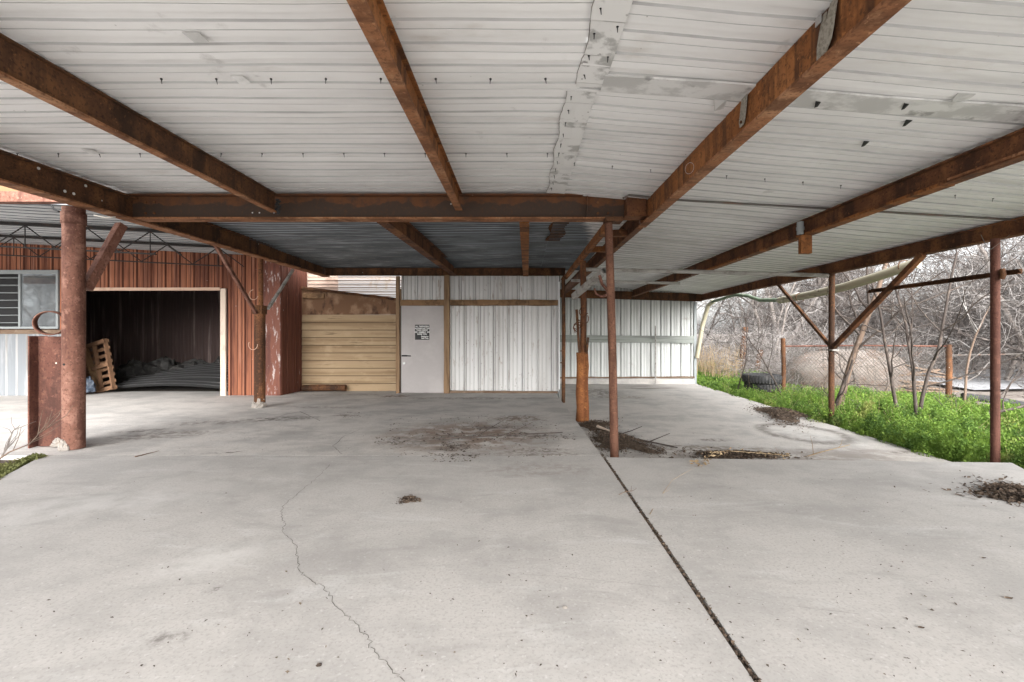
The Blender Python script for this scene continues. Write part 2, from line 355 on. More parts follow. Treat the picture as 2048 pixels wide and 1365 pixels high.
M['sack'] = pmat('grey plastic sacks', (.022, .021, .020), [dict(col=(.07, .066, .062), s=(3, 9, 9), lo=.5, hi=.68, k=.7, d=8)], rough=.6, bump=(n3(10), .9, .04))
M['tank'] = pmat('pale rusted tank', (.15, .125, .108), [dict(col=(.22, .195, .175), s=(1, 1, 3), lo=.46, hi=.66, k=.7, d=8), dict(col=(.10, .062, .042), s=(1.6, 1.6, 2.4), lo=.50, hi=.68, k=.75, d=9)], rough=.8, bump=(n3(14), .3, .02))
M['board'] = pmat('weathered boards', (.17, .12, .085), [dict(col=(.12, .075, .05), s=(3, 3, 9), lo=.46, hi=.66, k=.8, d=8), dict(col=(.26, .20, .155), s=n3(5), lo=.55, hi=.7, k=.6)], rough=.85)
M['wire'] = pmat('galvanised wire', (.12, .11, .10), [dict(col=(.16, .09, .06), s=n3(4), lo=.5, hi=.64, k=.7)], rough=.5, metal=.3)
M['wire_white'] = pmat('pale cable', (.62, .58, .52), [], rough=.5)
M['bark_grey'] = pmat('pale grey bark', (.25, .22, .20), [dict(col=(.11, .095, .085), s=n3(3), lo=.45, hi=.65, k=.8, d=8), dict(col=(.46, .44, .42), s=n3(1.1), lo=.55, hi=.7, k=.6)], rough=.9)
M['twig_brown'] = pmat('brown grey twigs', (.115, .098, .09), [dict(col=(.05, .042, .04), s=n3(1.3), lo=.48, hi=.6, k=.7), dict(col=(.24, .21, .19), s=n3(2), lo=.54, hi=.66, k=.7)], rough=.9)
M['twig_grey'] = pmat('grey twigs', (.215, .198, .188), [dict(col=(.075, .065, .06), s=n3(1.3), lo=.48, hi=.58, k=.8), dict(col=(.43, .41, .395), s=n3(2.6), lo=.53, hi=.63, k=.8)], rough=.9)
M['bark_dark'] = pmat('dark bark', (.06, .048, .042), [dict(col=(.15, .12, .10), s=n3(7), lo=.5, hi=.68, k=.7)], rough=.9)
M['bark_brown'] = pmat('brown bark', (.17, .12, .09), [dict(col=(.07, .05, .04), s=(9, 9, 3), lo=.46, hi=.66, k=.8), dict(col=(.27, .22, .18), s=n3(5), lo=.56, hi=.7, k=.6)], rough=.9)
M['dry'] = pmat('dry stems', (.40, .30, .18), [dict(col=(.2, .13, .075), s=n3(3), lo=.45, hi=.65, k=.8)], rough=.9, transl=.2)
M['leaf_olive'] = pmat('olive leaves', (.13, .14, .05), [dict(col=(.22, .2, .08), s=n3(2), lo=.45, hi=.65, k=.7)], rough=.8, transl=.3)
M['grass'] = pmat('fresh green weeds', (.145, .245, .04), [dict(col=(.05, .105, .026), s=n3(1.6), lo=.44, hi=.62, k=.75), dict(col=(.26, .38, .065), s=n3(5), lo=.50, hi=.64, k=.75), dict(col=(.30, .27, .10), s=n3(1.1), lo=.58, hi=.70, k=.6)], rough=.7, transl=.35)
M['litter'] = pmat('brown leaf litter', (.115, .083, .06), [dict(col=(.045, .032, .025), s=n3(31), lo=.42, hi=.6, k=.85), dict(col=(.30, .22, .155), s=n3(47), lo=.56, hi=.68, k=.8)], rough=.95)
M['mulch'] = pmat('dark mulch', (.065, .049, .039), [dict(col=(.19, .145, .115), s=n3(40), lo=.5, hi=.66, k=.8, d=8)], rough=1, bump=(n3(60), 1, .02))
M['speck'] = pmat('dark floor crumbs', (.07, .055, .045), [dict(col=(.24, .19, .14), s=n3(9), lo=.5, hi=.62, k=.8)], rough=.95)
M['hairline'] = pmat('hairline scratch', (.27, .265, .255), [], rough=.9)
M['crack'] = pmat('crack', (.10, .09, .08), [], rough=1)
M['joint'] = pmat('dirt filled joint', (.055, .042, .033), [dict(col=(.17, .13, .10), s=n3(38), lo=.5, hi=.66, k=.8)], rough=1, bump=(n3(60), 1, .02))
M['soil'] = pmat('woodland soil', (.17, .145, .125), [dict(col=(.25, .225, .20), s=n3(.8), lo=.45, hi=.65, k=.7, d=8), dict(col=(.07, .05, .04), s=n3(4), lo=.5, hi=.66, k=.7, d=8)], rough=1, bump=(n3(6), .8, .08))
M['soil_green'] = pmat('ground under the weeds', (.045, .075, .018), [dict(col=(.09, .07, .045), s=n3(2), lo=.5, hi=.66, k=.8, d=8)], rough=1)
M['gravel'] = pmat('pale gravel bank', (.33, .33, .34), [dict(col=(.18, .18, .18), s=n3(7), lo=.45, hi=.65, k=.8, d=8)], rough=1, bump=(n3(12), .8, .05))
M['bounce_yard'] = pmat('unseen pale bounce ground', (.50, .488, .475), [dict(col=(.44, .43, .415), s=n3(.6), lo=.45, hi=.65, k=.7, d=8)], rough=.95, bump=(n3(20), .3, .01))
M['water'] = pmat('still pale water', (.20, .22, .24), [], rough=.12, spec=.5)

conc = [dict(col=(.355, .343, .33), s=n3(1.3), lo=.42, hi=.62, k=.8, d=10, r=.68), dict(col=(.29, .28, .27), s=(1.4, 3.4, 1), lo=.5, hi=.74, k=.6, d=9, dist=.8),
        dict(col=(.52, .515, .505), s=(1.2, 3.8, 1), lo=.54, hi=.74, k=.65, d=9, dist=1.1), dict(col=(.25, .24, .23), s=n3(11), lo=.52, hi=.74, k=.35, d=10, r=.72), dict(col=(.30, .29, .275), s=n3(60), lo=.50, hi=.64, k=.55, d=6), dict(col=(.56, .55, .54), s=n3(34), lo=.58, hi=.68, k=.45, d=8), dict(col=(.18, .17, .16), s=n3(24), lo=.64, hi=.70, k=.5, d=10, r=.7),
        dict(kind='v', col=(.14, .12, .10), s=(5, 5, 5), lo=.018, hi=.035, k=.85, m=(n3(.5), .35, .6)),
        dict(kind='v', col=(.12, .10, .09), s=(19, 19, 19), lo=.04, hi=.09, k=.7, m=(n3(1.1), .54, .64))]
def st(px, py, rx, ry, col, k, a=0, low=False, amp=.4, kind='b', m=None, **kw):
    p = PF(px, py, low); d = dict(kind=kind, col=col, c=(p.x, p.y), rx=rx, ry=ry, a=a, amp=amp, k=k, ns=(3, 3, 3)); d.update(kw)
    d['m'] = m or (n3(11), .40, .60); return d
brn = (.16, .11, .08); gry = (.20, .18, .165); drk = (.075, .055, .045)
stains = [st(930, 870, 1.6, 1.5, (.20, .14, .105), .9, m=(n3(4), .36, .60)), st(1040, 838, .7, .5, brn, .9), st(990, 856, .7, .22, drk, .8), st(905, 895, .28, .22, drk, .95), st(840, 880, .8, .5, gry, .7),
          st(1020, 872, 1.3, .09, drk, .85, a=-.02, amp=.12), st(890, 915, .5, .16, drk, .8), st(790, 793, .6, .35, (.12, .075, .05), .9), st(960, 797, 3, .3, gry, .8),
          st(690, 832, .35, .16, drk, .85), st(560, 838, .9, .35, (.11, .10, .09), .9, a=.2), st(1075, 905, .7, .35, (.2, .17, .15), .8), st(860, 920, .9, .14, (.10, .085, .07), .85), st(430, 845, .9, .35, gry, .8, a=.25), st(330, 870, 1.0, .5, gry, .8, a=.4), st(280, 862, .45, .2, drk, .8, a=.4), st(440, 907, .3, .06, drk, .85, a=.2),
          st(640, 815, 1.2, .2, (.12, .1, .09), .6, a=-.1), st(180, 890, .5, .15, gry, .7, a=.3), st(700, 790, 3, .25, gry, .6)]
fst = [st(420, 1120, .45, .25, (.62, .61, .59), .5, a=.5, m=(n3(5), .3, .65)), st(700, 1100, 1.0, .5, (.27, .26, .25), .35, m=(n3(2.5), .35, .65)), st(200, 1010, 1.4, .5, (.60, .59, .575), .4, a=.4, m=(n3(3), .35, .65)), st(330, 1280, .12, .06, (.12, .11, .10), .7, a=.6), st(425, 1178, .05, .02, (.15, .14, .13), .7, a=.5), st(1010, 1090, .5, .3, (.29, .28, .27), .4, m=(n3(4), .35, .65)), st(560, 960, 1.2, .5, (.29, .28, .265), .4, m=(n3(3), .35, .65)), st(1080, 940, .9, .35, (.28, .25, .23), .5)]
M['concrete'] = pmat('worn grey concrete', (.44, .422, .404), conc + fst, rough=.75, bump=(n3(25), .12, .006))
M['concrete_rear'] = pmat('stained grey concrete', (.535, .508, .48), conc + stains, rough=.75, bump=(n3(25), .12, .006))  # base colour lightened to make up for light falling off towards the back
low_st = [st(1560, 916, 3.2, .55, (.22, .19, .165), .7, low=True, m=(n3(4), .35, .6)), st(1700, 905, 1.6, .35, (.25, .22, .20), .6, low=True, m=(n3(5), .35, .6)), st(1605, 866, .6, .75, (.13, .115, .10), .75, low=True, kind='ring', wd=.30, amp=.25, m=(n3(9), .3, .5)), st(1570, 870, .3, .25, drk, .9, low=True), st(1600, 866, .7, .9, (.55, .54, .52), .6, low=True), st(1190, 785, .9, 1.8, (.12, .10, .085), .8, low=True), st(1290, 775, 1.4, .9, (.14, .12, .10), .75, low=True, m=((1, 4, 1), .4, .6)),
          st(1430, 880, .35, .15, drk, .85, low=True), st(1250, 795, .8, .5, (.2, .17, .14), .8, low=True), st(1810, 905, .3, .12, drk, .8, low=True, a=.3), st(1350, 895, 1.2, .2, (.17, .14, .11), .8, low=True), st(1480, 900, 1, .3, (.2, .17, .14), .7, low=True)]
M['concrete_low'] = pmat('dusty lower concrete', (.53, .50, .47), conc + low_st, rough=.8, bump=(n3(25), .12, .006))

# ================================================================ GROUND AND CONCRETE
def ground_z(x, y):
    z = -.44
    z -= .10 * min(1, max(0, (x - 8) / 4)) * (1 if y < 12 else .4)
    if y > 16: z += min(2.0, (y - 16) * .03)
    if x < -4: z = min(z, -.5) if y < 20 else z
    return z
def grid(xs, ys, fn):
    V = [(x, y, fn(x, y)) for y in ys for x in xs]; n = len(xs)
    return V, [(j * n + i, j * n + i + 1, (j + 1) * n + i + 1, (j + 1) * n + i) for j in range(len(ys) - 1) for i in range(n - 1)]
xs = [-300, -120, -60] + list(np.arange(-40, 60.1, 2.0)) + [90, 160, 300]
ys = [-300, -120, -60] + list(np.arange(-40, 60.1, 2.0)) + [90, 160, 300]
V, Q = grid(xs, ys, lambda x, y: ground_z(x, y) + .05 * math.sin(x * 1.3 + y) * (1 if x > 7 else 0))
struct(np_mesh('ground', V, Q, M['soil'], smooth=True))
xs = np.arange(5.6, 16.1, .4); ys = np.arange(2, 24.1, .4)
V, Q = grid(xs, ys, lambda x, y: ground_z(x, y) + .03 + .02 * math.sin(3 * x) * math.sin(2.3 * y) - (.25 if (x > 10.8 or (y > 13.4 and x > 9.9)) else 0))
struct(np_mesh('lawn_ground', V, Q, M['soil_green'], smooth=True))

def slab(name, poly, mat, thick=.5, sub=None):
    """poly: corner list (x, y, ztop), counter-clockwise"""
    mb = MB(); n = len(poly)
    mb.add([(x, y, z) for x, y, z in poly] + [(x, y, z - thick) for x, y, z in poly],
           [tuple(range(n)), tuple(range(2 * n - 1, n - 1, -1))] + [(i, i + n, (i + 1) % n + n, (i + 1) % n) for i in range(n)])
    return struct(mb.build(name, mat))
JX0, JX1 = .945, .975                                  # edges of the open joint
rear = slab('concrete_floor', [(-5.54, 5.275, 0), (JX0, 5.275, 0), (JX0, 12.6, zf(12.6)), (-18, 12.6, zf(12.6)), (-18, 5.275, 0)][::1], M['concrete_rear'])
front = slab('concrete_floor', [(-5.0, -9, 0), (JX0, -9, 0), (JX0, 5.263, 0), (-5.52, 5.263, 0), (-5.07, 4.44, 0), (-5.0, 3.5, 0)], M['concrete'])
right = slab('concrete_floor', [(JX1, -9, 0), (5.1, -9, 0), (5.12, 4.5, 0), (5.38, 4.98, 0), (JX1, 5.2, 0)], M['concrete'])
low = slab('concrete_floor', [(JX0 + .004, 5.21, -.32), (5.80, 5.0, -.32), (6.22, 16.2, -.32), (JX0 + .004, 16.2, -.32)], M['concrete_low'], .4)
mb = MB(); mb.box(JX0 + .001, JX1 - .001, -9, 5.2, -.2, -.018); struct(mb.build('dirt_joint', M['joint']))
mb = MB(); mb.box(-7.5, -5.0, .5, 5.27, -.4, -.05); struct(mb.build('dirt_strip', M['mulch']))
mb = MB(); mb.box(-5.5, JX0, 5.2635, 5.2745, -.2, -.001); struct(mb.build('floor_joint', M['joint']))

mb = MB(); mb.box(-30, -5.02, -40, .5, -.4, -.06); mb.box(-30, -7.5, .5, 5.27, -.4, -.06); mb.box(-5.02, 5.05, -40, -9, -.4, -.06); mb.box(5.11, 30, -40, 2.2, -.6, -.25); struct(mb.build('bounce_yard', M['bounce_yard']))  # unseen pale ground added to bounce light up under the roof
def strip(pts, wd, seed, jag=.012, n=5):
    rs = random.Random(seed); P = []
    for a, b in zip(pts[:-1], pts[1:]):
        for i in range(n):
            t = i / n; p = a.lerp(b, t); P.append(p + Vector((rs.uniform(-jag, jag), rs.uniform(-jag, jag), 0)))
    P.append(pts[-1]); mb = MB(); vs = []
    for i, p in enumerate(P):
        d = (P[min(i + 1, len(P) - 1)] - P[max(0, i - 1)]); nrm = Vector((-d.y, d.x, 0)).normalized()
        ww = wd * rs.uniform(.45, 1.2) * .5; z = zf(p.y) + .0025
        vs += [(p.x - nrm.x * ww, p.y - nrm.y * ww, z), (p.x + nrm.x * ww, p.y + nrm.y * ww, z)]
    mb.add(vs, [(2 * i, 2 * i + 2, 2 * i + 3, 2 * i + 1) for i in range(len(P) - 1)]); return mb
ck = [(660, 930), (632, 958), (600, 985), (565, 1012), (563, 1035), (570, 1050), (562, 1062), (588, 1085), (598, 1118), (599, 1142), (622, 1163), (648, 1175), (668, 1208), (700, 1240), (733, 1272), (746, 1302), (780, 1335), (810, 1365)]
strip([PF(*p) for p in ck], .0034, 1, .011, 8).build('crack', M['crack'], front)
strip([PF(x, y) for x, y in ((1024, 1149), (1110, 1153), (1180, 1160), (1345, 1177))], .0025, 2, .003).build('crack', M['hairline'], front)
strip([PF(x, y) for x, y in ((1405, 1182), (1585, 1213), (1720, 1230))], .0025, 3, .003).build('crack', M['hairline'], right)
strip([PF(x, y) for x, y in ((720, 860), (690, 872), (665, 893), (684, 909))], .006, 4).build('crack', M['crack'], rear)
strip([PF(x, y) for x, y in ((560, 832), (600, 824), (640, 842))], .014, 6, .02).build('crack', M['crack'], rear)

# ================================================================ ROOFS
flutes = [(0, 0), (.04, .013), (.34, .013), (.38, 0), (.69, 0), (.70, .004), (.715, .004), (.725, 0)]
YR0 = -3.2                                             # front edge of the canopy, extended unseen behind the camera to shade the front floor
def wob(x, y, k=.004): return k * (math.sin(x * 2.1 + y * 5.3) + math.sin(x * 4.7 - y * 2.9) * .6)
roof = thing('canopy_roof', 'broad canopy roof of white ribbed metal sheets seen from below, open at the front', 'roof', (0, 3.5, CAM_H + 1.92))
def pos_roof(x, y, o): return (x, y, zroof(x) + o + wob(x, y))
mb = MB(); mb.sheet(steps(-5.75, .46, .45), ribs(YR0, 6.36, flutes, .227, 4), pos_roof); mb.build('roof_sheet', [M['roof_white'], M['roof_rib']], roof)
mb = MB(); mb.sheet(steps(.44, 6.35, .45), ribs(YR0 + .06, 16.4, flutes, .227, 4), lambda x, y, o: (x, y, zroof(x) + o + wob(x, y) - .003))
o = mb.build('roof_sheet', [M['roof_slope'], M['roof_rib']], roof); o['label'] = 'greyer sloping sheets on the tree side'
fl = []
for a, b, x0, x1 in ((YR0, 3.5, .43, .64), (3.56, 6.3, .36, .60)):
    mb = MB(); r = random.Random(3); vo = ribs(a, b, [(0, 0), (.5, -.006), (.55, .002)], .34)
    mb.sheet([x0, (x0 + x1) / 2, x1], vo, lambda x, y, o: (x + .012 * math.sin(y * 9) * (1 if x < x1 else 0), y, zroof(x) - .012 + o * .6))
    mb.build('patched_flashing', [M['flash'], M['galv']], roof)
    for xe in (x0,): mb = MB(); rough_edge = [(xe + .012 * math.sin(y * 9) + r.uniform(-.004, .004), y, zroof(xe) - .0135) for y in np.arange(a, b, .045)]; mb.tube(rough_edge, .0022, 5); mb.build('edge_shadow_line', M['soil'], roof)  # thin dark line painting the shadow gap along the flashing edge
mb = MB(); mb.sheet(steps(.62, 6.2, .4), [(3.30, -.004), (3.302, -.018), (3.52, -.018), (3.54, .004)], lambda x, y, o: (x, y + .012 * math.sin(x * 3) - .02 * (x - .6) * .6, zroof(x) - .002 + o)); mb.build('bare_metal_strip', [M['galv'], M['galv']], roof)
# screw tips through the sheet: one row each
SCREW = MB().tube([(0, 0, 0), (0, 0, -.008), (0, 0, -.012), (.001, 0, -.042)], [.009, .009, .0042, .0025], 6).build('screw', M['black'], None, 0, (0, 0, 0))
def screw(x, y, first=[True]):
    o = SCREW if first[0] else SCREW.copy()
    if not first[0]: COL.objects.link(o)
    first[0] = False; o.parent = roof; o.location = Vector((x, y, zroof(x) - .006)) - roof.location
    o.rotation_euler = (random.uniform(-.2, .2), random.uniform(-.2, .2), 0)
for i in range(8): screw(-2.68 + .41 * i, 3.40)
for i in range(14): screw(-5.3 + .43 * i, 4.80)
for i in range(13): screw(.6 + .42 * i, 5.02)
for x, ya, n, dd in ((.47, 2.2, 6, .227), (.41, 3.64, 11, .227), (.60, 2.2, 4, .30)):
    for i in range(n): screw(x, ya + dd * i)
# torn flaps of sheet hanging down a little
for px, py, D, w_, h_ in ((1438, 201, 3.53, .10, .06), (1634, 216, 3.42, .05, .03), (1810, 228, 3.35, .05, .03), (1925, 204, 3.2, .13, .02), (1812, 262, 3.6, .05, .02), (478, 152, 3.38, .10, .02), (180, 300, 4.72, .12, .02), (388, 72, 2.9, .11, .02), (1728, 303, 4.0, .05, .02)):
    p = W(px, py, D); p.z = zroof(p.x) - .014; mb = MB()
    vs = [(p.x - w_ / 2, p.y - .03, p.z), (p.x + w_ / 2, p.y - .03, p.z - .003), (p.x + w_ / 2 + .01, p.y + .045, p.z - h_ * .6), (p.x - w_ / 2 + .03, p.y + .04, p.z - h_)]
    mb.add(vs + [(x, y, z + .003) for x, y, z in vs], [(0, 1, 2, 3), (7, 6, 5, 4), (0, 4, 5, 1), (1, 5, 6, 2), (2, 6, 7, 3), (3, 7, 4, 0)]); mb.build('torn_flap', M['black'] if w_ < .06 else M['galv'], roof)

corr = [(0, 0), (.25, .014), (.5, .02), (.75, .014)]
dk = thing('corrugated_roof', 'dark old galvanised corrugated roof behind the brown cross beam', 'roof', (-2, 9.2, 3.2))
mb = MB(); zd = lambda x, y: CAM_H + 1.90 - (y - 6.33) * .022
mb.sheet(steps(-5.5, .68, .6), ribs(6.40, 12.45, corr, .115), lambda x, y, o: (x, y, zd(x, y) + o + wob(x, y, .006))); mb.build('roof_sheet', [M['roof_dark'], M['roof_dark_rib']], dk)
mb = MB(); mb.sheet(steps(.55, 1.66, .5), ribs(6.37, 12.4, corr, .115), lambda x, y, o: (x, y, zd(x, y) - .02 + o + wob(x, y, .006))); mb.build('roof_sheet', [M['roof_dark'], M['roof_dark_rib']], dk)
mb = MB(); mb.sheet(steps(.52, .80, .1), ribs(6.42, 8.9, corr, .115), lambda x, y, o: (x + .03 * math.sin(y * 7), y, zd(x, y) - .024 + o)); mb.build('rusty_patch', M['rust_dark'], dk)

zb = lambda x, y: CAM_H + 2.02 + .05 * (-6.8 - x) + (y - 11.5) * .035
bn = thing('barn_eave_roof', 'grey ribbed eave roof over the barn front, left of the long edge beam', 'roof', (-10, 9, 3.6))
mb = MB(); mb.sheet(steps(-18, -5.5, .8), ribs(6.45, 11.62, flutes, .23, 4), lambda x, y, o: (x, y, zb(x, y) + o + wob(x, y, .007))); mb.build('roof_sheet', [M['roof_barn'], M['roof_dark_rib']], bn)

# ================================================================ STEEL
ZB = CAM_H + 1.565
def beam(name, label, mb, mat, group=None, bevel=.004):
    o = mb.build(name, mat, bevel=bevel); return tag(o, label, 'beam', group)
XL = -3.30
t_l = beam('roof_beam', 'brown rusted beam under the white roof, between the left edge beam and the middle beam', MB().ibeam((XL, YR0 - .1, CAM_H + 1.65), (XL, 6.11, CAM_H + 1.65), .07, .25), M['rust_dark'], 'beams under the canopy roof')
mbb = MB().ibeam((-.82, YR0 - .1, CAM_H + 1.68), (-.82, 6.11, CAM_H + 1.68), .085, .225); t_m = beam('roof_beam', 'orange rusted beam ending at the middle of the brown cross beam', mbb, M['rust_orange'], 'beams under the canopy roof')
b1 = beam('roof_beam', 'broad orange rusted beam with streaks and two felt straps, running past the post cluster', MB().extrude([(-.028, 0), (.075, 0), (.075, .014), (.012, .014), (.012, .262), (.075, .262), (.075, .276), (0, .276), (0, .014), (-.028, .014)], (1.70, YR0 - .1, CAM_H + 1.53), (1.70, 6.45, CAM_H + 1.53)), M['rust_orange'], 'beams under the canopy roof')
mb = MB(); c0 = W(1378, 337, 0.001)
yq = 1.692 / ((1378 - VX) / F); zc = CAM_H - (337 - VY) / F * yq
mb.tube([(1.696, yq + .09 * math.cos(a) * 1.3, zc + .055 * math.sin(a) + .03 * math.cos(a)) for a in np.linspace(0, 6.28, 21)], .0014, 4); mb.build('chalk_mark', M['text'], b1)
beam('roof_beam', 'rusted beam above the post cluster, behind the cross beam end', MB().ibeam((1.70, 6.47, CAM_H + 1.51), (1.52, 15.8, CAM_H + 1.38), .10, .25), M['rust'], 'beams under the canopy roof')
b2 = beam('roof_beam', 'red brown beam over the lower slab with a conduit fitting hanging off it', MB().ibeam((3.90, YR0 - .1, CAM_H + 1.40), (3.93, 15.85, CAM_H + 1.32), .12, .215), M['rust'], 'beams under the canopy roof')
mb = MB(); mb.bar((3.90, 4.15, CAM_H + 1.375), (3.92, 9.5, CAM_H + 1.345), .13, .03); mb.build('bottom_plate', M['rust_orange'], b2)
beam('edge_beam', 'dark red outer beam along the grassy side, carried by round posts', MB().ibeam((5.85, YR0 - .1, CAM_H + 1.225), (6.38, 16.25, CAM_H + 1.20), .13, .205), M['rust'], 'edge beams of the canopy')
eb = beam('edge_beam', 'long dark rusted edge beam resting on the big pipe column, left side', MB().ibeam((-5.42, YR0 - .1, ZB), (-5.20, 12.2, ZB), .18, .30, .02), M['rust_dark'], 'edge beams of the canopy')
for par, p, q, wd_ in ((t_l, (XL, YR0 - .1, CAM_H + 1.648), (XL, 6.11, CAM_H + 1.648), .078), (t_m, (-.82, YR0 - .1, CAM_H + 1.678), (-.82, 6.11, CAM_H + 1.678), .092), (b1, (1.722, YR0 - .1, CAM_H + 1.528), (1.722, 6.45, CAM_H + 1.528), .112), (b2, (3.90, YR0 - .1, CAM_H + 1.398), (3.912, 4.1, CAM_H + 1.398), .128), (eb, (-5.42, YR0 - .1, ZB - .003), (-5.20, 12.2, ZB - .003), .19)):
    MB().bar(p, q, wd_, .02).build('flange', M['rust_flange'], par)
# cross beam: web and flanges
cb = thing('cross_beam', 'deep brown steel cross beam with bright rusty lower flange, spanning the bay', 'beam', (-1.9, 6.2, ZB))
mb = MB(); mb.box(-5.32, 1.42, 6.205, 6.225, ZB + .02, ZB + .315); mb.box(-5.32, 1.42, 6.12, 6.31, ZB + .316, ZB + .336); mb.build('web', M['rust_cross'], cb)
mb = MB(); mb.box(-5.30, 1.30, 6.115, 6.315, ZB - .002, ZB + .0198); mb.build('flange', M['rust_flange'], cb, bevel=.004)
for x in (-3.95, -1.5, .9):
    mb = MB(); mb.box(x, x + .012, 6.13, 6.203, ZB + .022, ZB + .31); mb.build('stiffener', M['rust_cross'], cb) if x > 0 else None
mb = MB(); mb.box(1.425, 1.69, 6.06, 6.26, ZB + .03, ZB + .30); mb.box(1.40, 1.72, 6.05, 6.28, ZB + .012, ZB + .0295); mb.build('splice_box', M['rust'], cb, bevel=.01)
tag(MB().box(-18, -5.46, 6.33, 6.45, CAM_H + 1.85, CAM_H + 2.0).build('eave_beam', M['rust_pink'], bevel=.006), 'pale red eave beam at the top left, behind the pipe column', 'beam')
tag(MB().box(-18, -5.5, 6.40, 6.44, CAM_H + 2.002, CAM_H + 2.14).build('fascia_board', M['wood']), 'brown fascia board on top of the pale red eave beam', 'board')
beam('rear_beam', 'dark beam along the top of the white wall with the grey door', MB().ibeam((-5.15, 12.05, ZB), (1.20, 12.05, ZB), .12, .20), M['rust_dark'], 'rear beams')
beam('rear_beam', 'dark red beam above the far ribbed wall', MB().bar((1.05, 15.93, CAM_H + 1.46), (6.36, 15.93, CAM_H + 1.30), .09, .28), M['rust_dark'], 'rear beams')
A0, A1 = Vector((-1.92, 6.34, ZB)), Vector((-1.74, 11.95, ZB))
beam('lean_to_beam', 'flaking rusted beam under the dark roof, in line with the wood post by the door', MB().ibeam(A0, A1, .16, .27, .018), M['rust'], 'beams under the dark lean-to roof')
beam('lean_to_beam', 'narrow rusted double angle under the dark roof above the white wall', MB().ibeam((.06, 6.34, ZB - .01), (.15, 11.97, ZB - .03), .14, .22, .016, .05), M['rust_orange'], 'beams under the dark lean-to roof')
C0, C1 = Vector((1.20, 6.22, CAM_H + 1.50)), Vector((1.20, 12.0, CAM_H + 1.51))
beam('lean_to_beam', 'slim rusted angle at the right end of the dark roof, above the leaning pole', MB().bar(C0, C1, .075, .11), M['rust_orange'], 'beams under the dark lean-to roof')
for D in (7.0, 8.3):
    tag(MB().bar((1.25, D, CAM_H + 1.56), (1.645, D, CAM_H + 1.56), .09, .10).build('tie_block', M['rust_orange'], bevel=.005), 'short rusty tie between slim angle and beam, %s' % ('nearer the cross beam' if D < 8 else 'the further one back'), 'steel tie', 'short ties')

for px, py in ((57, 337), (152, 372), (110, 383), (128, 388)):
    Dq = -5.405 * F / (px - VX); zq = CAM_H - (py - VY) / F * Dq; xq = -5.42 + (Dq + 3.3) / 15.5 * .22 + .0062
    MB().tube([(xq, Dq, zq), (xq + .004, Dq, zq)], .017, 9).build('paint_spot', M['text'], eb)
for px in (505, 519, 548): p = W(px, 426, 6.203); MB().tube([p, p + Vector((0, -.004, 0))], .009, 8).build('paint_spot', M['text'], cb)
WELD = MB()
for k in range(9): c = Vector((XL + .055 + .012 * math.sin(k * 2.1), 6.10 + .012 * math.cos(k * 1.7), ZB + .07 + .022 * k)); WELD.tube([c + Vector((-.02, 0, 0)), c, c + Vector((.02, .004, .004))], [.012, .018, .010], 7)
WELD.build('weld', M['tyre'], t_l)
for x in (-5.1, -4.98, 1.06, 1.2):
    for dz in (.09, .24): MB().tube([(x, 6.204, ZB + dz), (x, 6.188, ZB + dz)], .017, 6, True, False).build('bolt', M['rust'], cb)
# columns and posts
c1 = thing('pipe_column', 'thick rusted pipe column with collar and crumbled mortar at its foot, front left', 'column', (-5.51, 5.62, 0))
mb = MB(); mb.tube([(-5.51, 5.62, 0), (-5.51, 5.62, 1.5), (-5.51, 5.62, ZB - .001)], .110, 28); mb.build('shaft', M['rust_pink'], c1)
mb = MB(); mb.pipe((-5.51, 5.62, 2.76), (-5.51, 5.62, 2.90), .121, .0108, 28); mb.build('collar', M['rust_pink'], c1)
def lump(name, parent, c, r, mat, seed, n=260):
    """a rough heap of small crumbs"""
    bm_v = []; bm_f = []; rs = np.random.default_rng(seed)
    nu, nv = 14, 8
    for j in range(nv + 1):
        for i in range(nu):
            a = 2 * math.pi * i / nu; b = math.pi / 2 * j / nv; k = 1 + rs.uniform(-.22, .22)
            bm_v.append((c[0] + r[0] * k * math.cos(a) * math.cos(b), c[1] + r[1] * k * math.sin(a) * math.cos(b), c[2] + r[2] * k * math.sin(b)))
    for j in range(nv):
        for i in range(nu): bm_f.append((j * nu + i, j * nu + (i + 1) % nu, (j + 1) * nu + (i + 1) % nu, (j + 1) * nu + i))
    mb = MB(); mb.add(bm_v, bm_f)
    return mb.build(name, mat, parent)
lump('mortar', c1, (-5.53, 5.515, 0), (.06, .03, .12), M['foam'], 5)
mb = MB(); mb.tube([(-5.52, 5.52, 1.04), (-5.52, 5.505, 1.04)], .014, 8); mb.build('bolt_hole', M['black'], c1)
brc = tag(MB().bar(W(243, 450, 6.16), W(172, 578, 5.76), .105, .105).build('brace', M['rust_pink'], bevel=.006), 'thick square brace from the big pipe column up to the edge beam', 'brace')
h = thing('steel_stub', 'short upright rusted H section standing against the big pipe column', 'steel stub', (-5.9, 5.72, 0))
mb = MB(); mb.box(-6.06, -6.04, 5.60, 5.82, 0, 1.385); mb.box(-6.04, -5.63, 5.705, 5.72, 0, 1.38); mb.build('section', M['rust_maroon'], h, bevel=.003)
lump('mortar', h, (-5.78, 5.69, 0), (.08, .03, .10), M['foam'], 9)
rg = MB().pipe(W(98, 647, 5.60), W(106, 646, 5.72), .150, .012, 32); tag(rg.build('steel_ring', M['rust_pink']), 'cut pipe ring standing on top of the short H section', 'ring')
c2 = thing('pipe_column', 'shorter rusted pipe column by the red barn corner, thin pipe rising from its top', 'column', (-5.33, 9.32, zf(9.32)))
mb = MB(); mb.tube([(-5.33, 9.32, zf(9.3)), (-5.33, 9.32, CAM_H + .42)], .105, 24); mb.build('shaft', M['rust'], c2)
mb = MB(); mb.box(-5.43, -5.23, 9.22, 9.42, CAM_H + .42, CAM_H + .60); mb.build('saddle', M['rust_dark'], c2, bevel=.01)
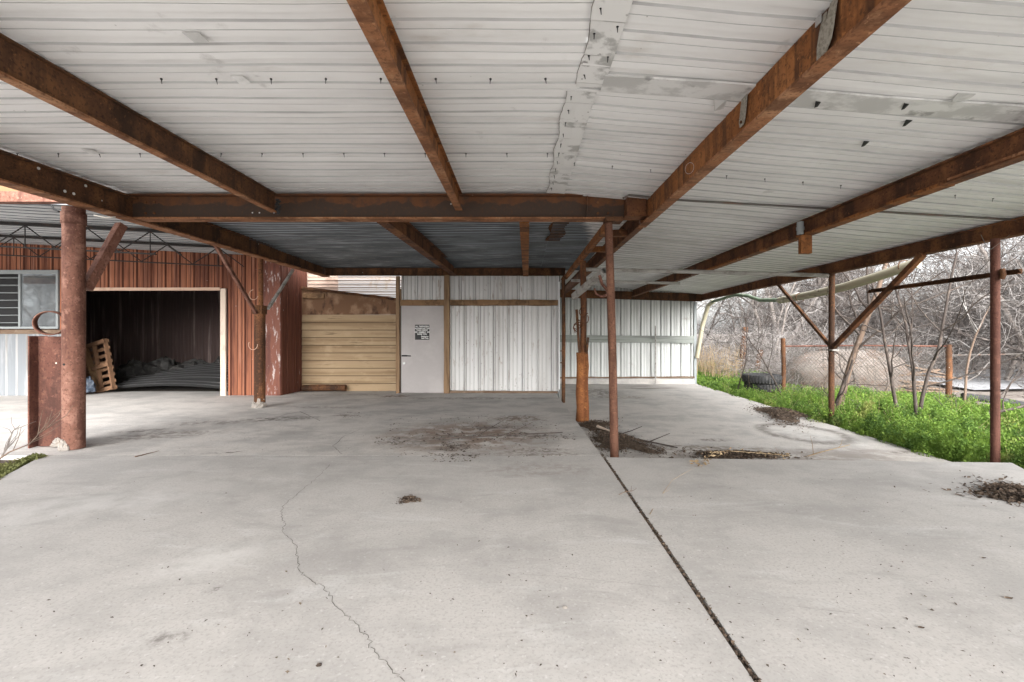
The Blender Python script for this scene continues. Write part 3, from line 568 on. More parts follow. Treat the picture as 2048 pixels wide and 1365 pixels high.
mb = MB(); mb.tube([(-5.31, 9.32, CAM_H + .601), (-5.31, 9.32, ZB - .002)], .048, 14); mb.build('stem', M['rust'], c2)
lump('mortar', c2, (-5.33, 9.30, zf(9.3)), (.13, .13, .20), M['foam'], 11)
tag(MB().bar(W(430, 489, 8.0), W(512, 626, 9.2), .05, .065).build('brace', M['rust_pink']), 'thin brace leaning from the edge beam down left to the short pipe column', 'brace', 'braces of the short column')
tag(MB().bar(W(586, 540, 10.75), W(536, 618, 9.42), .05, .05).build('brace', M['greypipe']), 'thin grey brace from the short pipe column towards the barn corner', 'brace', 'braces of the short column')
for i, (px, py) in enumerate(((507, 590), (506, 690))):
    c = W(px, py, 9.1); mb = MB(); mb.tube([c + Vector((.09 * math.cos(a), 0, .10 * math.sin(a))) for a in np.linspace(1.6 + i, 6.0 + i * .4, 12)], .006, 5); tag(mb.build('wire_hook', M['trim_pink']), 'curled pale wire hook at the %s of the short column' % ('stem' if i == 0 else 'top'), 'wire hook')

pl = thing('pole', 'slim leaning brown pole on the leaf pile at the end of the cross beam', 'pole', W(1229, 930, 6.1))
mb = MB(); mb.tube([W(1229, 928, 6.1), W(1226, 760, 6.1), W(1222, 600, 6.1), W(1217, 447, 6.1)], [.058, .055, .054, .053], 14); mb.build('shaft', M['pipe_brown'], pl)
mb = MB(); mb.box(1.13, 1.36, 6.0, 6.2, CAM_H + 1.502, CAM_H + 1.56); mb.build('top_plate', M['rust_dark'], pl, bevel=.006)
op = thing('timber_post', 'thick orange stained post with a rusty pipe standing on it, beside the slab joint', 'post', (1.24, 9.05, -.32))
mb = MB(); r_ = [.135, .125, .128, .118, .122, .12]; mb.tube([(1.24 + .01 * math.sin(i * 2), 9.05, -.32 + 1.37 * i / 5) for i in range(6)], r_, 10); mb.build('timber', M['bark_post'], op)
mb = MB(); mb.tube([(1.255, 9.05, 1.05), (1.27, 9.05, 2.0), (1.25, 9.06, CAM_H + 1.47)], .062, 12); mb.build('pipe', M['rust'], op)
mb = MB(); mb.bar((1.18, 9.0, 1.0), (1.12, 9.0, 1.9), .035, .05); mb.bar((1.31, 8.95, 1.02), (1.34, 8.95, 1.35), .05, .04); mb.build('splint', M['rust_dark'], op)
mb = MB(); rs = random.Random(4)
for k in range(5):
    c = Vector((1.2 + rs.uniform(-.12, .1), 8.93, 1.72 + rs.uniform(-.25, .2))); mb.tube([c + Vector((.08 * math.cos(a) * rs.uniform(.7, 1.2), .02 * math.sin(3 * a), .1 * math.sin(a))) for a in np.linspace(k, k + 4, 9)], .009, 5)
mb.build('wire_tangle', M['rust'], op)
sp = thing('slim_post', 'thin rusted post beside the white trimmed end of the door wall', 'post', (1.10, 11.55, -.32))
mb = MB(); mb.tube([(1.10, 11.55, -.32), (1.11, 11.55, 1.4), (1.10, 11.55, CAM_H + 1.44)], .048, 12); mb.build('shaft', M['rust_dark'], sp)
mb = MB(); mb.tube([(1.08, 11.5, 2.78), (1.11, 11.47, 2.85), (1.15, 11.5, 2.83)], .05, 8); mb.build('bracket', M['rust_dark'], sp)
for z in (.68, .98): mb = MB(); mb.box(1.02, 1.13, 11.47, 11.6, z, z + .02); mb.build('lug', M['rust_dark'], sp)
p1 = thing('round_post', 'round rusted post with two diagonal braces, at the edge of the lower slab', 'post', W(1663, 845, 8.99))
top = Vector((6.16, 8.99, CAM_H + 1.215))
mb = MB(); mb.tube([(6.155, 8.99, -.5), (6.15, 8.99, 1), top], .053, 16); mb.build('shaft', M['rust_dark'], p1)
mb = MB(); mb.bar((6.155, 9.04, CAM_H - .21), (6.24, 11.0, CAM_H + 1.215), .05, .06); mb.build('brace', M['rust_dark'], p1)
mb = MB(); mb.bar((6.155, 8.93, CAM_H - .24), (6.07, 6.85, CAM_H + 1.215), .075, .085); mb.build('brace', M['rust'], p1)
mb = MB(); mb.box(6.10, 6.22, 8.88, 9.1, CAM_H - .31, CAM_H - .29); mb.build('clamp', M['greypipe'], p1)
p2 = thing('round_post', 'round dark red post standing in the weeds and holding an angle rail', 'post', W(1990, 930, 5.78))
mb = MB(); mb.tube([(6.035, 5.78, -.55), (6.035, 5.78, CAM_H + 1.22)], .047, 18); mb.build('shaft', M['pipe_red'], p2)
mb = MB(); mb.tube([(6.035, 5.70, CAM_H + .70), (6.035, 5.68, CAM_H + .76), (6.035, 5.70, CAM_H + .82)], .03, 8); mb.build('bracket', M['rust_dark'], p2)
tag(MB().channel((6.12, 5.55, CAM_H + .745), (6.10, 7.95, CAM_H + .725), -.05, .06, .008, 1).build('angle_rail', M['rust_dark']), 'rusted angle rail with bolt holes held level on the nearest round post', 'rail')

# pipes and fittings under the roof
t = MB().tube([(1.27, 9.12, CAM_H + 1.31), (3.6, 9.05, CAM_H + 1.25), (6.09, 9.0, CAM_H + 1.172)], .040, 12).build('pipe', M['greypipe']); tag(t, 'long grey pipe slung level under the sloping roof, reaching the braced post', 'pipe', 'pipes under the sloping roof')
t = MB().pipe((1.15, 10.3, CAM_H + 1.23), (3.55, 10.1, CAM_H + 1.14), .032, .006).build('pipe', M['greypipe']); tag(t, 'shorter brown grey pipe with an open end, below the long pipe', 'pipe', 'pipes under the sloping roof')
t = thing('pipe_bracket', 'grey diagonal pipe arm with an open socket and hook on the leaning pole', 'pipe', W(1205, 545, 7.2))
mb = MB(); mb.bar(W(1147, 594, 8.3), W(1203, 547, 7.25), .075, .10); mb.build('arm', M['greypipe'], t)
mb = MB(); a = W(1209, 541, 7.1); mb.pipe(a, a + Vector((.0, .35, .0)), .065, .014); mb.build('socket', M['greypipe'], t)
mb = MB(); mb.tube([W(1199, 552, 7.1), W(1204, 568, 7.05), W(1214, 580, 7.0), W(1215, 590, 6.95), W(1204, 594, 6.95), W(1192, 588, 6.95), W(1189, 577, 6.95)], [.024, .024, .024, .022, .02, .016, .012], 8); mb.build('hook', M['rust_pink'], t)
t = MB().tube([(1.36, 6.0, CAM_H + 1.80), (1.42, 5.93, CAM_H + 1.82), (2.0, 5.93, zroof(2) - .03), (4, 5.75, zroof(4) - .03), (6.2, 5.58, zroof(6.2) - .03)], .013, 8).build('conduit', M['wire']); tag(t, 'thin grey conduit run across the underside of the sloping roof', 'conduit')
t = thing('conduit_fitting', 'grey conduit fitting with a rusty plate hanging below it', 'fitting', (3.88, 6.17, CAM_H + 1.2))
mb = MB(); mb.tube([(3.80, 6.17, CAM_H + 1.36), (3.80, 6.17, CAM_H + 1.53)], .042, 12); mb.tube([(3.80, 6.17, CAM_H + 1.42), (3.80, 6.17, CAM_H + 1.46)], .05, 12); mb.build('fitting', M['frame_grey'], t)
mb = MB(); mb.box(3.80, 3.95, 6.15, 6.22, CAM_H + 1.10, CAM_H + 1.352); mb.build('hanging_plate', M['rust_orange'], t, bevel=.005)
# felt straps over the face of the orange beam
t = thing('felt_strap', 'folded grey felt rag hanging from the orange beam near the top of the picture', 'strap', (1.68, 2.48, CAM_H + 1.6))
def strap(pts, wd, th, name, par):
    mb = MB(); vs = []
    for (y, z, o, k) in pts: vs += [(1.693 - o, y - wd * k / 2, z), (1.693 - o, y + wd * k / 2, z), (1.693 - o - th, y + wd * k / 2, z), (1.693 - o - th, y - wd * k / 2, z)]
    n = len(pts); fs = [(0, 1, 2, 3), (4 * n - 1, 4 * n - 2, 4 * n - 3, 4 * n - 4)]
    for i in range(n - 1):
        for k in range(4): fs.append((4 * i + k, 4 * i + 4 + k, 4 * i + 4 + (k + 1) % 4, 4 * i + (k + 1) % 4))
    mb.add(vs, fs); return mb.build(name, M['felt'], par, bevel=.003)
Z = CAM_H
strap([(2.44, Z + 1.80, .004, .7), (2.46, Z + 1.72, .01, .9), (2.47, Z + 1.66, .014, 1), (2.49, Z + 1.60, .012, .95), (2.52, Z + 1.555, .006, .5)], .085, .006, 'outer_fold', t)
strap([(2.52, Z + 1.78, .002, .5), (2.535, Z + 1.70, .004, .8), (2.55, Z + 1.62, .006, .9), (2.57, Z + 1.55, .004, .45)], .07, .006, 'inner_fold', t)
mb = MB(); mb.box(1.668, 1.676, 2.525, 2.575, Z + 1.735, Z + 1.785); mb.build('buckle', M['steel'], t, bevel=.003)
t = thing('felt_strap', 'plain short grey strap with one bolt on the orange beam, lower of the two', 'strap', (1.68, 3.44, Z + 1.6))
strap([(3.42, Z + 1.79, .002, .9), (3.43, Z + 1.70, .006, 1), (3.45, Z + 1.62, .006, 1), (3.46, Z + 1.585, .003, .6)], .095, .007, 'band', t)
mb = MB(); mb.tube([(1.684, 3.455, Z + 1.615), (1.672, 3.455, Z + 1.615)], .012, 8); mb.build('bolt', M['rust_dark'], t)
# cable loop round the edge beam
t = MB().tube([W(221, 388, 6.03), W(228, 412, 6.0), W(234, 428, 5.98), W(230, 434, 5.98), W(212, 436, 6.0), W(188, 431, 6.0)], .009, 6).build('cable_loop', M['wire_white']); tag(t, 'pale cable looped around the left edge beam at its corner', 'cable')
t = MB().tube([W(103, 410, 5.9), W(108, 420, 5.9), W(118, 423, 5.85)], .012, 6).build('hook', M['black']); tag(t, 'small black hook beside the collar of the big pipe column', 'hook')
t = MB().tube([W(1962, 470, 5.62), W(1972, 492, 5.60), W(1982, 499, 5.62), W(1992, 492, 5.66), W(2020, 470, 5.60), W(2050, 480, 5.55)], .0035, 5).build('wire_tie', M['wire']); tag(t, 'loose wire tied round the top of the nearest round post', 'wire')

# bar joists under the barn eave
for D, lb in ((8.0, 'black bar joist with zigzag web under the barn eave, nearer one'), (9.8, 'black bar joist with zigzag web under the barn eave, further one against the red wall')):
    t = thing('bar_joist', lb, 'bar joist', (-9, D, 3.2), 'bar joists under the barn eave')
    zt = lambda x: zb(x, D) - .05; x0, x1 = -17.5, -5.5; sl = .045
    zbm = lambda x: zb(x, D) - .46 - .0 * x
    mb = MB(); mb.bar((x0, D, zt(x0)), (x1, D, zt(x1)), .07, .05); mb.build('top_chord', M['iron_black'], t)
    mb = MB(); mb.bar((x0, D, zbm(x0)), (x1 - .9, D, zbm(x1 - .9)), .04, .022); mb.build('bottom_chord', M['iron_black'], t)
    mb = MB(); x = x0; up = True; P = []
    while x < x1: P.append((x, D, (zt(x) - .02) if up else (zbm(x) + .01))); x += .55; up = not up
    for a, b in zip(P[:-1], P[1:]): mb.tube([a, b], .011, 5)
    for a in P[::4]: mb.tube([a, (a[0], D, zbm(a[0]))], .009, 5)
    mb.build('web_rods', M['iron_black'], t)

# ================================================================ WALLS
def vwall(mb, x0, x1, y, z0, z1, pattern, pitch, ztop=None, zn=2, lap=0):
    """ribbed sheet wall facing -y; ribs run upwards"""
    vo = ribs(x0, x1, pattern, pitch, lap, .006)
    def pos(u, v, o):
        zt = ztop(v) if ztop else z1
        return (v, y - o, z0 + (zt - z0) * u)
    us = [i / zn for i in range(zn + 1)]
    n0 = len(mb.f); mb.sheet(us, vo, pos)
    return mb
rp_white = [(0, 0), (.05, .028), (.11, .028), (.16, 0), (.34, 0), (.36, .009), (.40, .009), (.42, 0), (.62, 0), (.64, .009), (.68, .009), (.70, 0), (.93, 0), (.95, -.006), (.98, -.006)]
WD = 12.0; wz0 = zf(WD)
ww = thing('door_wall', 'weathered white ribbed metal wall with a grey door and timber framing', 'wall', (-1.1, WD, wz0))
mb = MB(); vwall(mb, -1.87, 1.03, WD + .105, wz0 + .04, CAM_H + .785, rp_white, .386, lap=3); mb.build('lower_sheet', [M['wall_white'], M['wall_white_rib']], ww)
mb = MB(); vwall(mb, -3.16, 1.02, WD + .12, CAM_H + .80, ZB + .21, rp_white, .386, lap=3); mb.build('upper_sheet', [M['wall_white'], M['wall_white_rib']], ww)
def rough_bar(mb, p, q, wd, h, seed, amp=.006, n=10, up=(0, 0, 1)):
    rs = random.Random(seed); p = Vector(p); q = Vector(q); a, u = mb.frame(p, q, up); vs = []
    for i in range(n + 1):
        c = p.lerp(q, i / n)
        for sx, sy in ((-1, -1), (1, -1), (1, 1), (-1, 1)): vs.append(c + a * (sx * wd / 2 + rs.uniform(-amp, amp)) + u * (sy * h / 2 + rs.uniform(-amp, amp)))
    fs = [(3, 2, 1, 0), tuple(4 * n + k for k in range(4))]
    for i in range(n):
        for k in range(4): fs.append((4 * i + k, 4 * i + (k + 1) % 4, 4 * i + 4 + (k + 1) % 4, 4 * i + 4 + k))
    return mb.add(vs, fs)
mb = MB(); rough_bar(mb, (-1.84, WD + .0, CAM_H + .845), (1.0, WD + .0, CAM_H + .845), .06, .155, 3); mb.build('header_board', M['wood'], ww)
mb = MB(); rough_bar(mb, (-3.15, WD + .0, CAM_H + .845), (-2.0, WD + .0, CAM_H + .845), .06, .15, 4); mb.build('header_board', M['wood'], ww)
mb = MB(); rough_bar(mb, (-1.925, WD - .02, wz0), (-1.925, WD - .02, ZB), .14, .10, 5, up=(0, 1, 0)); mb.build('timber_post', M['wood_v'], ww)
mb = MB(); rough_bar(mb, (-3.22, WD + .02, wz0), (-3.22, WD + .02, ZB - .02), .09, .10, 6, up=(0, 1, 0)); mb.build('timber_post', M['wood_v'], ww)
mb = MB(); rough_bar(mb, (-1.84, WD + .01, wz0 + .04), (1.0, WD + .01, wz0 + .02), .05, .06, 7); mb.build('sill_board', M['board'], ww)
mb = MB(); mb.box(1.022, 1.05, WD - .01, WD + .10, wz0 + .1, CAM_H + 1.40); mb.box(.99, 1.0215, WD - .012, WD - .006, wz0 + .1, CAM_H + 1.40) if False else None; mb.build('corner_trim', M['trim_white'], ww)
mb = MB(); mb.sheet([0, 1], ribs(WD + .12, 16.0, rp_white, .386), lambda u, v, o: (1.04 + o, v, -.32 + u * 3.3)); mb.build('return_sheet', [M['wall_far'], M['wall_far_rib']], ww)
mb = MB(); mb.box(-3.165, -1.975, WD + .045, WD + .06, wz0, CAM_H + .775); mb.build('frame_gap', M['black'], ww)
mb = MB(); mb.box(-3.13, -1.995, WD - .01, WD + .04, wz0 + .01, CAM_H + .765); dr = mb.build('door', M['door'], ww, bevel=.006)
mb = MB(); a = W(805, 712, WD - .03); mb.box(a.x - .02, a.x + .12, WD - .045, WD - .012, a.z - .02, a.z + .02); mb.tube([(a.x + .10, WD - .035, a.z), (a.x + .22, WD - .04, a.z - .005)], .014, 8); mb.build('handle', M['black'], dr)
mb = MB(); a = W(808, 727, WD - .03); mb.tube([(a.x, WD - .0105, a.z), (a.x, WD - .035, a.z)], .030, 12); mb.build('lock', M['steel'], dr)
for k, py in enumerate((634, 700, 768)):
    a = W(888, py, WD); mb = MB(); mb.tube([(-2.0, WD - .016, a.z - .05), (-2.0, WD - .016, a.z + .05)], .012, 8); mb.build('hinge', M['frame_grey'], dr)
s0, s1 = W(830, 650, WD - .02), W(858.5, 680, WD - .02)
sg = thing('door_sign', 'small square black sign with white lettering on the grey door', 'sign', ((s0.x + s1.x) / 2, WD - .014, s1.z))
mb = MB(); mb.box(s0.x, s1.x, WD - .018, WD - .0105, s1.z, s0.z); mb.build('plate', M['black'], sg, bevel=.003)
sw, sh = s1.x - s0.x, s0.z - s1.z
for txt, fy, fx, sc_, al in (('ALL TRESPASSERS', .115, .5, .052, 'CENTER'), ('ALLOWED PAST THIS', .245, .5, .046, 'CENTER'), ('TAKE CREDIT', .365, .5, .05, 'CENTER'), ('WE  GAMBLE  WE', .50, .5, .058, 'CENTER'), ('DARE YOU', .63, .5, .052, 'CENTER'), ('Parking for', .78, .95, .044, 'RIGHT'), ('Staff Only', .90, .95, .048, 'RIGHT')):
    cu = bpy.data.curves.new('lettering', 'FONT'); cu.body = txt; cu.size = sc_; cu.align_x = al; cu.align_y = 'CENTER'; cu.extrude = .001; cu.offset = .0012
    cu.materials.append(M['text']); tmp = bpy.data.objects.new('lettering', cu); COL.objects.link(tmp); bpy.context.view_layer.update()
    me = bpy.data.meshes.new_from_object(tmp.evaluated_get(bpy.context.evaluated_depsgraph_get())); bpy.data.objects.remove(tmp)
    o = bpy.data.objects.new('lettering', me); COL.objects.link(o); o.parent = sg; o.rotation_euler = (R(90), 0, 0)
    o.location = (s0.x + sw * fx - sg.location.x, -.0058, s0.z - sh * fy - sg.location.z)
    o.scale = (.86, 1, 1) if len(txt) > 12 else (1, 1, 1)

# tan siding wall with plywood and light sheets above
SD = 12.6; sz0 = zf(SD)
sw_ = thing('siding_wall', 'tan lap siding wall with stained plywood above, left of the grey door', 'wall', (-4.7, SD, sz0))
X0, X1 = -6.03, -3.30; zt = CAM_H + .554; nb = 10; bh = (zt - sz0) / nb
mb = MB()
for i in range(nb):
    z0_, z1_ = sz0 + bh * i + .001, sz0 + bh * (i + 1)
    mb.add([(X0, SD - .028, z0_), (X1, SD - .028, z0_), (X1, SD - .004, z1_), (X0, SD - .004, z1_), (X0, SD, z0_), (X1, SD, z0_), (X1, SD, z1_), (X0, SD, z1_)], [(0, 1, 2, 3), (0, 4, 5, 1), (0, 3, 7, 4), (1, 5, 6, 2), (4, 7, 6, 5)])
mb.build('siding', M['siding'], sw_)
mb = MB()
for i in range(1, nb): mb.box(X0, X1, SD - .0285, SD - .012, sz0 + bh * i - .012, sz0 + bh * i + .006)  # dark strips set where the overlaps would cast shade
mb.build('lap_shadow_strips', M['lap_shadow'], sw_)
mb = MB(); a, b = CAM_H + 1.34, CAM_H + .97
mb.add([(X0, SD - .02, zt + .002), (X1 + .02, SD - .02, zt + .002), (X1 + .02, SD - .02, b), (X0 + 1.6, SD - .02, CAM_H + 1.14), (X0, SD - .02, a), (X0, SD, zt + .002), (X1 + .02, SD, zt + .002), (X1 + .02, SD, b), (X0 + 1.6, SD, CAM_H + 1.14), (X0, SD, a)], [(0, 1, 2, 3, 4), (9, 8, 7, 6, 5), (0, 5, 6, 1), (1, 6, 7, 2), (2, 7, 8, 3), (3, 8, 9, 4), (4, 9, 5, 0)])
mb.build('plywood', M['ply'], sw_)
mb = MB(); rough_bar(mb, (X0, SD - .05, a - .05), (X1, SD - .05, b + .0), .05, .07, 8); mb.build('top_rail', M['rust_dark'], sw_)
mb = MB(); rough_bar(mb, (X1 + .05, SD - .05, sz0), (X1 + .05, SD - .05, ZB - .3), .10, .09, 9, up=(0, 1, 0)); mb.build('corner_post', M['wood_v'], sw_)
mb = MB(); rough_bar(mb, (X0 + .05, SD - .05, zt + .52), (X0 + .63, SD - .05, zt + .52), .03, .13, 10); mb.build('patch_board', M['wood'], sw_)
hcor = [(0, 0), (.3, .004), (.5, .014), (.7, .018), (.9, .006), (.93, .045), (.97, .045)]
for x0, x1, m in ((-6.03, -5.15, 'fiber_dull'), (-5.16, -4.24, 'fiber'), (-4.25, -3.22, 'fiber')):
    mb = MB(); mb.sheet([x0, (x0 + x1) / 2, x1], ribs(CAM_H + .85, CAM_H + 2.0, hcor, .10), lambda u, v, o: (u, SD + .30 - o + (.006 if u > -4.9 else 0), v)); mb.build('light_sheet', [M[m], M['fiber_dull']], sw_)
lg = MB().tube([W(606, 777, 12.45), W(640, 776, 12.42), W(692, 776, 12.4)], [.085, .09, .085], 12).build('rolled_pipe', M['rust_dark']); tag(lg, 'dark short pipe lying on the floor along the tan siding', 'pipe')

# red barn front
BD = 11.5; bz0 = zf(BD)
bw = thing('barn_wall', 'rust red ribbed barn front with a wide dark doorway and a window', 'wall', (-10, BD, bz0))
rp_red = [(0, 0), (.08, .03), (.20, .03), (.28, 0), (.52, 0), (.56, .012), (.64, .012), (.68, 0), (.84, 0), (.88, .01), (.94, .01), (.97, 0)]
ztop = lambda x: zb(x, BD) - .012
OX0, OX1, OZ = -11.06, -7.52, CAM_H + 1.10
mb = MB(); vwall(mb, OX1 + .14, -6.50, BD, bz0, 0, rp_red, .36, ztop, 3); vwall(mb, -11.55, OX1 + .14, BD, OZ + .04, 0, rp_red, .36, ztop); vwall(mb, -18, -11.55, BD, CAM_H + 1.63, 0, rp_red, .36, ztop); vwall(mb, -11.5, OX0, BD, bz0, OZ + .04, rp_red, .30)
mb.build('cladding', [M['wall_red'], M['wall_red_rib']], bw)
mb = MB(); mb.add([(-6.50, BD - .035, bz0), (-6.04, BD - .035, bz0), (-6.04, BD - .035, ztop(-6.04)), (-6.50, BD - .035, ztop(-6.5)), (-6.50, BD, bz0), (-6.04, BD, bz0), (-6.04, BD, ztop(-6.04)), (-6.5, BD, ztop(-6.5))], [(0, 1, 2, 3), (0, 3, 7, 4), (1, 5, 6, 2), (3, 2, 6, 7)]); mb.build('corner_panel', M['peel'], bw)
mb = MB(); mb.sheet([0, .5, 1], ribs(BD - .03, SD + .5, rp_red, .30), lambda u, v, o: (-6.038 + o * .8, v, bz0 - .03 + u * (CAM_H + 1.9 - bz0))); mb.build('return_sheet', [M['peel_less'], M['wall_red_rib']], bw)
mb = MB(); rough_bar(mb, (OX1 + .06, BD - .05, bz0), (OX1 + .06, BD - .05, OZ + .06), .13, .05, 12, .003, up=(0, 1, 0)); mb.build('jamb', M['trim_pale'], bw)
mb = MB(); rough_bar(mb, (OX0 - .2, BD - .05, OZ + .045), (OX1 - .02, BD - .05, OZ + .05), .05, .075, 13, .003); mb.build('lintel_board', M['trim_pink'], bw)
# lower grey sheet under the window, wood sill between
mb = MB(); vwall(mb, -18, -11.5, BD - .03, bz0, CAM_H + .02, [(0, 0), (.1, .028), (.45, .028), (.55, 0)], .26); mb.build('lower_cladding', [M['wall_lower'], M['wall_white_rib']], bw)
mb = MB(); mb.box(-18, -11.5, BD - .07, BD + .02, CAM_H + .0205, CAM_H + .13); mb.build('sill_board', M['board'], bw, bevel=.004)
wx0, wx1, wzz0, wzz1 = -13.72, -11.62, CAM_H + .15, CAM_H + 1.63
wn = thing('window', '', 'x', (0, 0, 0)); 
for k in ('label', 'category', 'kind'): del wn[k]
bpy.data.objects.remove(wn)
mb = MB(); fr = .055
mb.box(wx0, wx1, BD - .06, BD - .005, wzz1 - .10, wzz1); mb.box(wx0, wx1, BD - .06, BD - .005, wzz0, wzz0 + fr)
for x in (wx0, -12.62, wx1 - fr): mb.box(x, x + fr, BD - .058, BD - .006, wzz0 + fr, wzz1 - .10)
wn = mb.build('window', M['frame_grey'], bw, bevel=.004)
mb = MB(); mb.box(-12.564, wx1 - fr - .001, BD - .03, BD - .02, wzz0 + fr + .001, wzz1 - .101); mb.build('pane', M['glass'], wn)
mb = MB(); mb.box(wx0 + fr, -12.62, BD + .06, BD + .07, wzz0 + fr, wzz1 - .1); mb.build('dark_recess', M['black'], wn)
mb = MB(); nz = 7
for i in range(nz):
    z = wzz0 + fr + (wzz1 - .1 - wzz0 - fr) * (i + .5) / nz; mb.bar((wx0 + fr, BD + .0, z), (-12.62, BD + .0, z), .09, .014, up=(0, .12, 1))
mb.build('louvres', M['frame_grey'], wn)
mb = MB(); vwall(mb, -18, wx0, BD, CAM_H + .13, wzz1, rp_red, .30); mb.build('cladding', [M['wall_red'], M['wall_red_rib']], bw)
mb = MB(); vwall(mb, wx1, -11.5, BD, CAM_H + .13, wzz1, rp_red, .30); mb.build('cladding', [M['wall_red'], M['wall_red_rib']], bw)
a = W(67, 700, BD - .06); tag(MB().box(a.x - .06, a.x + .03, BD - .11, BD - .058, a.z - .1, a.z + .1).build('junction_box', M['rust_dark'], bevel=.006), 'small rusty box on the grey sheet below the window sill', 'box')

# inside of the barn
ins = thing('barn_interior', 'dark ribbed walls inside the barn seen through the wide doorway', 'barn room', (-11, 15, bz0))
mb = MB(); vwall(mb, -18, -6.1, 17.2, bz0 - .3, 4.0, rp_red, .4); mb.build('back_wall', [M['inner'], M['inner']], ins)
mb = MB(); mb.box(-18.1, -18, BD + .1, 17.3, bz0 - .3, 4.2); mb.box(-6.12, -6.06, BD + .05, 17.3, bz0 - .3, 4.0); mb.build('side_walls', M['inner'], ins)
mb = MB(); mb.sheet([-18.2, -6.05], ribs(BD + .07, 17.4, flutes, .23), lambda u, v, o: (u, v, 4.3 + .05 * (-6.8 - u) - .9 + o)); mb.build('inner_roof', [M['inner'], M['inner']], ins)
struct(MB().box(-18, -6.13, BD + .06, 17.2, bz0 - .5, bz0 - .02).build('barn_floor', M['dirt_dark']))
# pallet leaning on the left jamb
t = thing('wooden_pallet', 'worn wooden pallet leaning upright just inside the barn doorway', 'pallet', W(205, 785, 12.0))
u = Vector((-.23, .06, .97)).normalized(); v = Vector((.97, -.25, 0)).normalized(); v = (v - u * v.dot(u)).normalized(); nn = u.cross(v)
O = W(205, 786, 12.15)
for k in (-.42, 0, .42): mb = MB(); rough_bar(mb, O + v * k, O + v * k + u * 1.38, .045, .09, 20, .002, 6, up=nn); mb.build('stringer', M['wood_pallet'], t)
for i in range(8):
    c = O + u * (.06 + 1.26 * i / 7); mb = MB(); rough_bar(mb, c - v * .46 + nn * .056, c + v * .46 + nn * .056, .085, .018, 30 + i, .002, 5, up=nn); mb.build('deck_board', M['wood_pallet'], t)
for i in (0, 3, 6):
    c = O + u * (.06 + 1.26 * i / 6); mb = MB(); rough_bar(mb, c - v * .46 - nn * .056, c + v * .46 - nn * .056, .10, .018, 40 + i, .002, 5, up=nn); mb.build('deck_board', M['wood_pallet'], t)
t = MB(); pb = W(176, 786, 11.9); rough_bar(t, pb + Vector((.1, .2, 0)), W(166, 690, 12.3), .16, .05, 50, .01, 8); tag(t.build('plank', M['wood']), 'rough plank propped behind the pallet in the doorway', 'plank')
lb_ = lump('crumpled_tarp', None, (W(176, 784, 11.7)), (.16, .14, .34), M['tarp'], 21); tag(lb_, 'crumpled blue grey tarp on the floor beside the pallet', 'tarp')
# loose sheets and sacks on the barn floor
for i in range(3):
    mb = MB(); y0 = 12.3 + .35 * i; x0 = -11.1 + .45 * i
    mb.sheet(steps(x0, x0 + 4.3 - .3 * i, .35), ribs(y0, y0 + .95, [(0, 0), (.2, .03), (.5, .03), (.7, 0)], .19), lambda x, y, o: (x, y - .05 * (x - x0), bz0 + .06 + .11 * i + (y - y0) * .27 + o * 1.5 + .10 * math.sin((x - x0) / 3.4 * 3.1) * (1 + .3 * i)))
    tag(mb.build('loose_roof_sheet', [M['sheet_dim'], M['sheet_dim_rib']]), ('lowest', 'middle', 'topmost')[i] + ' of the loose corrugated sheets heaped on the barn floor', 'metal sheet', 'loose sheets on the barn floor')
for i, (px, wd_) in enumerate(((262, .55), (320, .7), (378, .75), (428, .42))):
    p = W(px, 745, 14.0); o = lump('stuffed_sack', None, (p.x, 14.1 + .1 * i, bz0 + .05), (wd_, .45, .62 + .06 * (i % 2)), M['sack'], 60 + i)
    tag(o, ('first dark sack behind the pallet, left end of the sack row', 'second dark sack along the row, in front of the pale purple wall streaks', 'large dark sack in the right half of the sack row', 'small round sack at the right end of the sack row')[i], 'sack', 'sacks behind the loose sheets')

# far wall of the lower bay
FD = 16.0
fw = thing('far_wall', 'grey white ribbed wall closing the lower bay, one long board across it', 'wall', (3.6, FD, -.32))
rp_far = [(0, 0), (.04, -.05), (.10, -.05), (.14, 0), (.40, 0), (.42, .01), (.46, .01), (.48, 0), (.68, 0), (.70, .01), (.74, .01), (.76, 0)]
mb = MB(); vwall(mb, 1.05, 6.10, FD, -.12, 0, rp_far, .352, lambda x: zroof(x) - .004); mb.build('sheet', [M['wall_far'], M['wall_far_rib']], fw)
mb = MB(); rough_bar(mb, (1.05, FD - .06, CAM_H - .13), (6.08, FD - .06, CAM_H - .17), .06, .25, 14, .008, 16); mb.build('cross_board', M['girt'], fw)
mb = MB(); mb.box(1.05, 6.1, FD - .08, FD + .1, -.34, -.13); mb.build('kerb', M['concrete_low'], fw, bevel=.01)
mb = MB(); rough_bar(mb, (1.05, FD - .10, -.10), (6.1, FD - .10, -.08), .05, .05, 15, .008, 14); mb.build('base_board', M['board'], fw)
mb = MB(); mb.box(6.10, 6.19, FD - .06, FD + .08, -.4, CAM_H + 1.15); mb.build('corner_trim', M['frame_grey'], fw)
tag(MB().tube([W(1311, 768, 15.8), W(1311, 652, 15.8)], .022, 8).build('thin_rod', M['greypipe']), 'thin upright rod leaning on the far ribbed wall', 'rod')

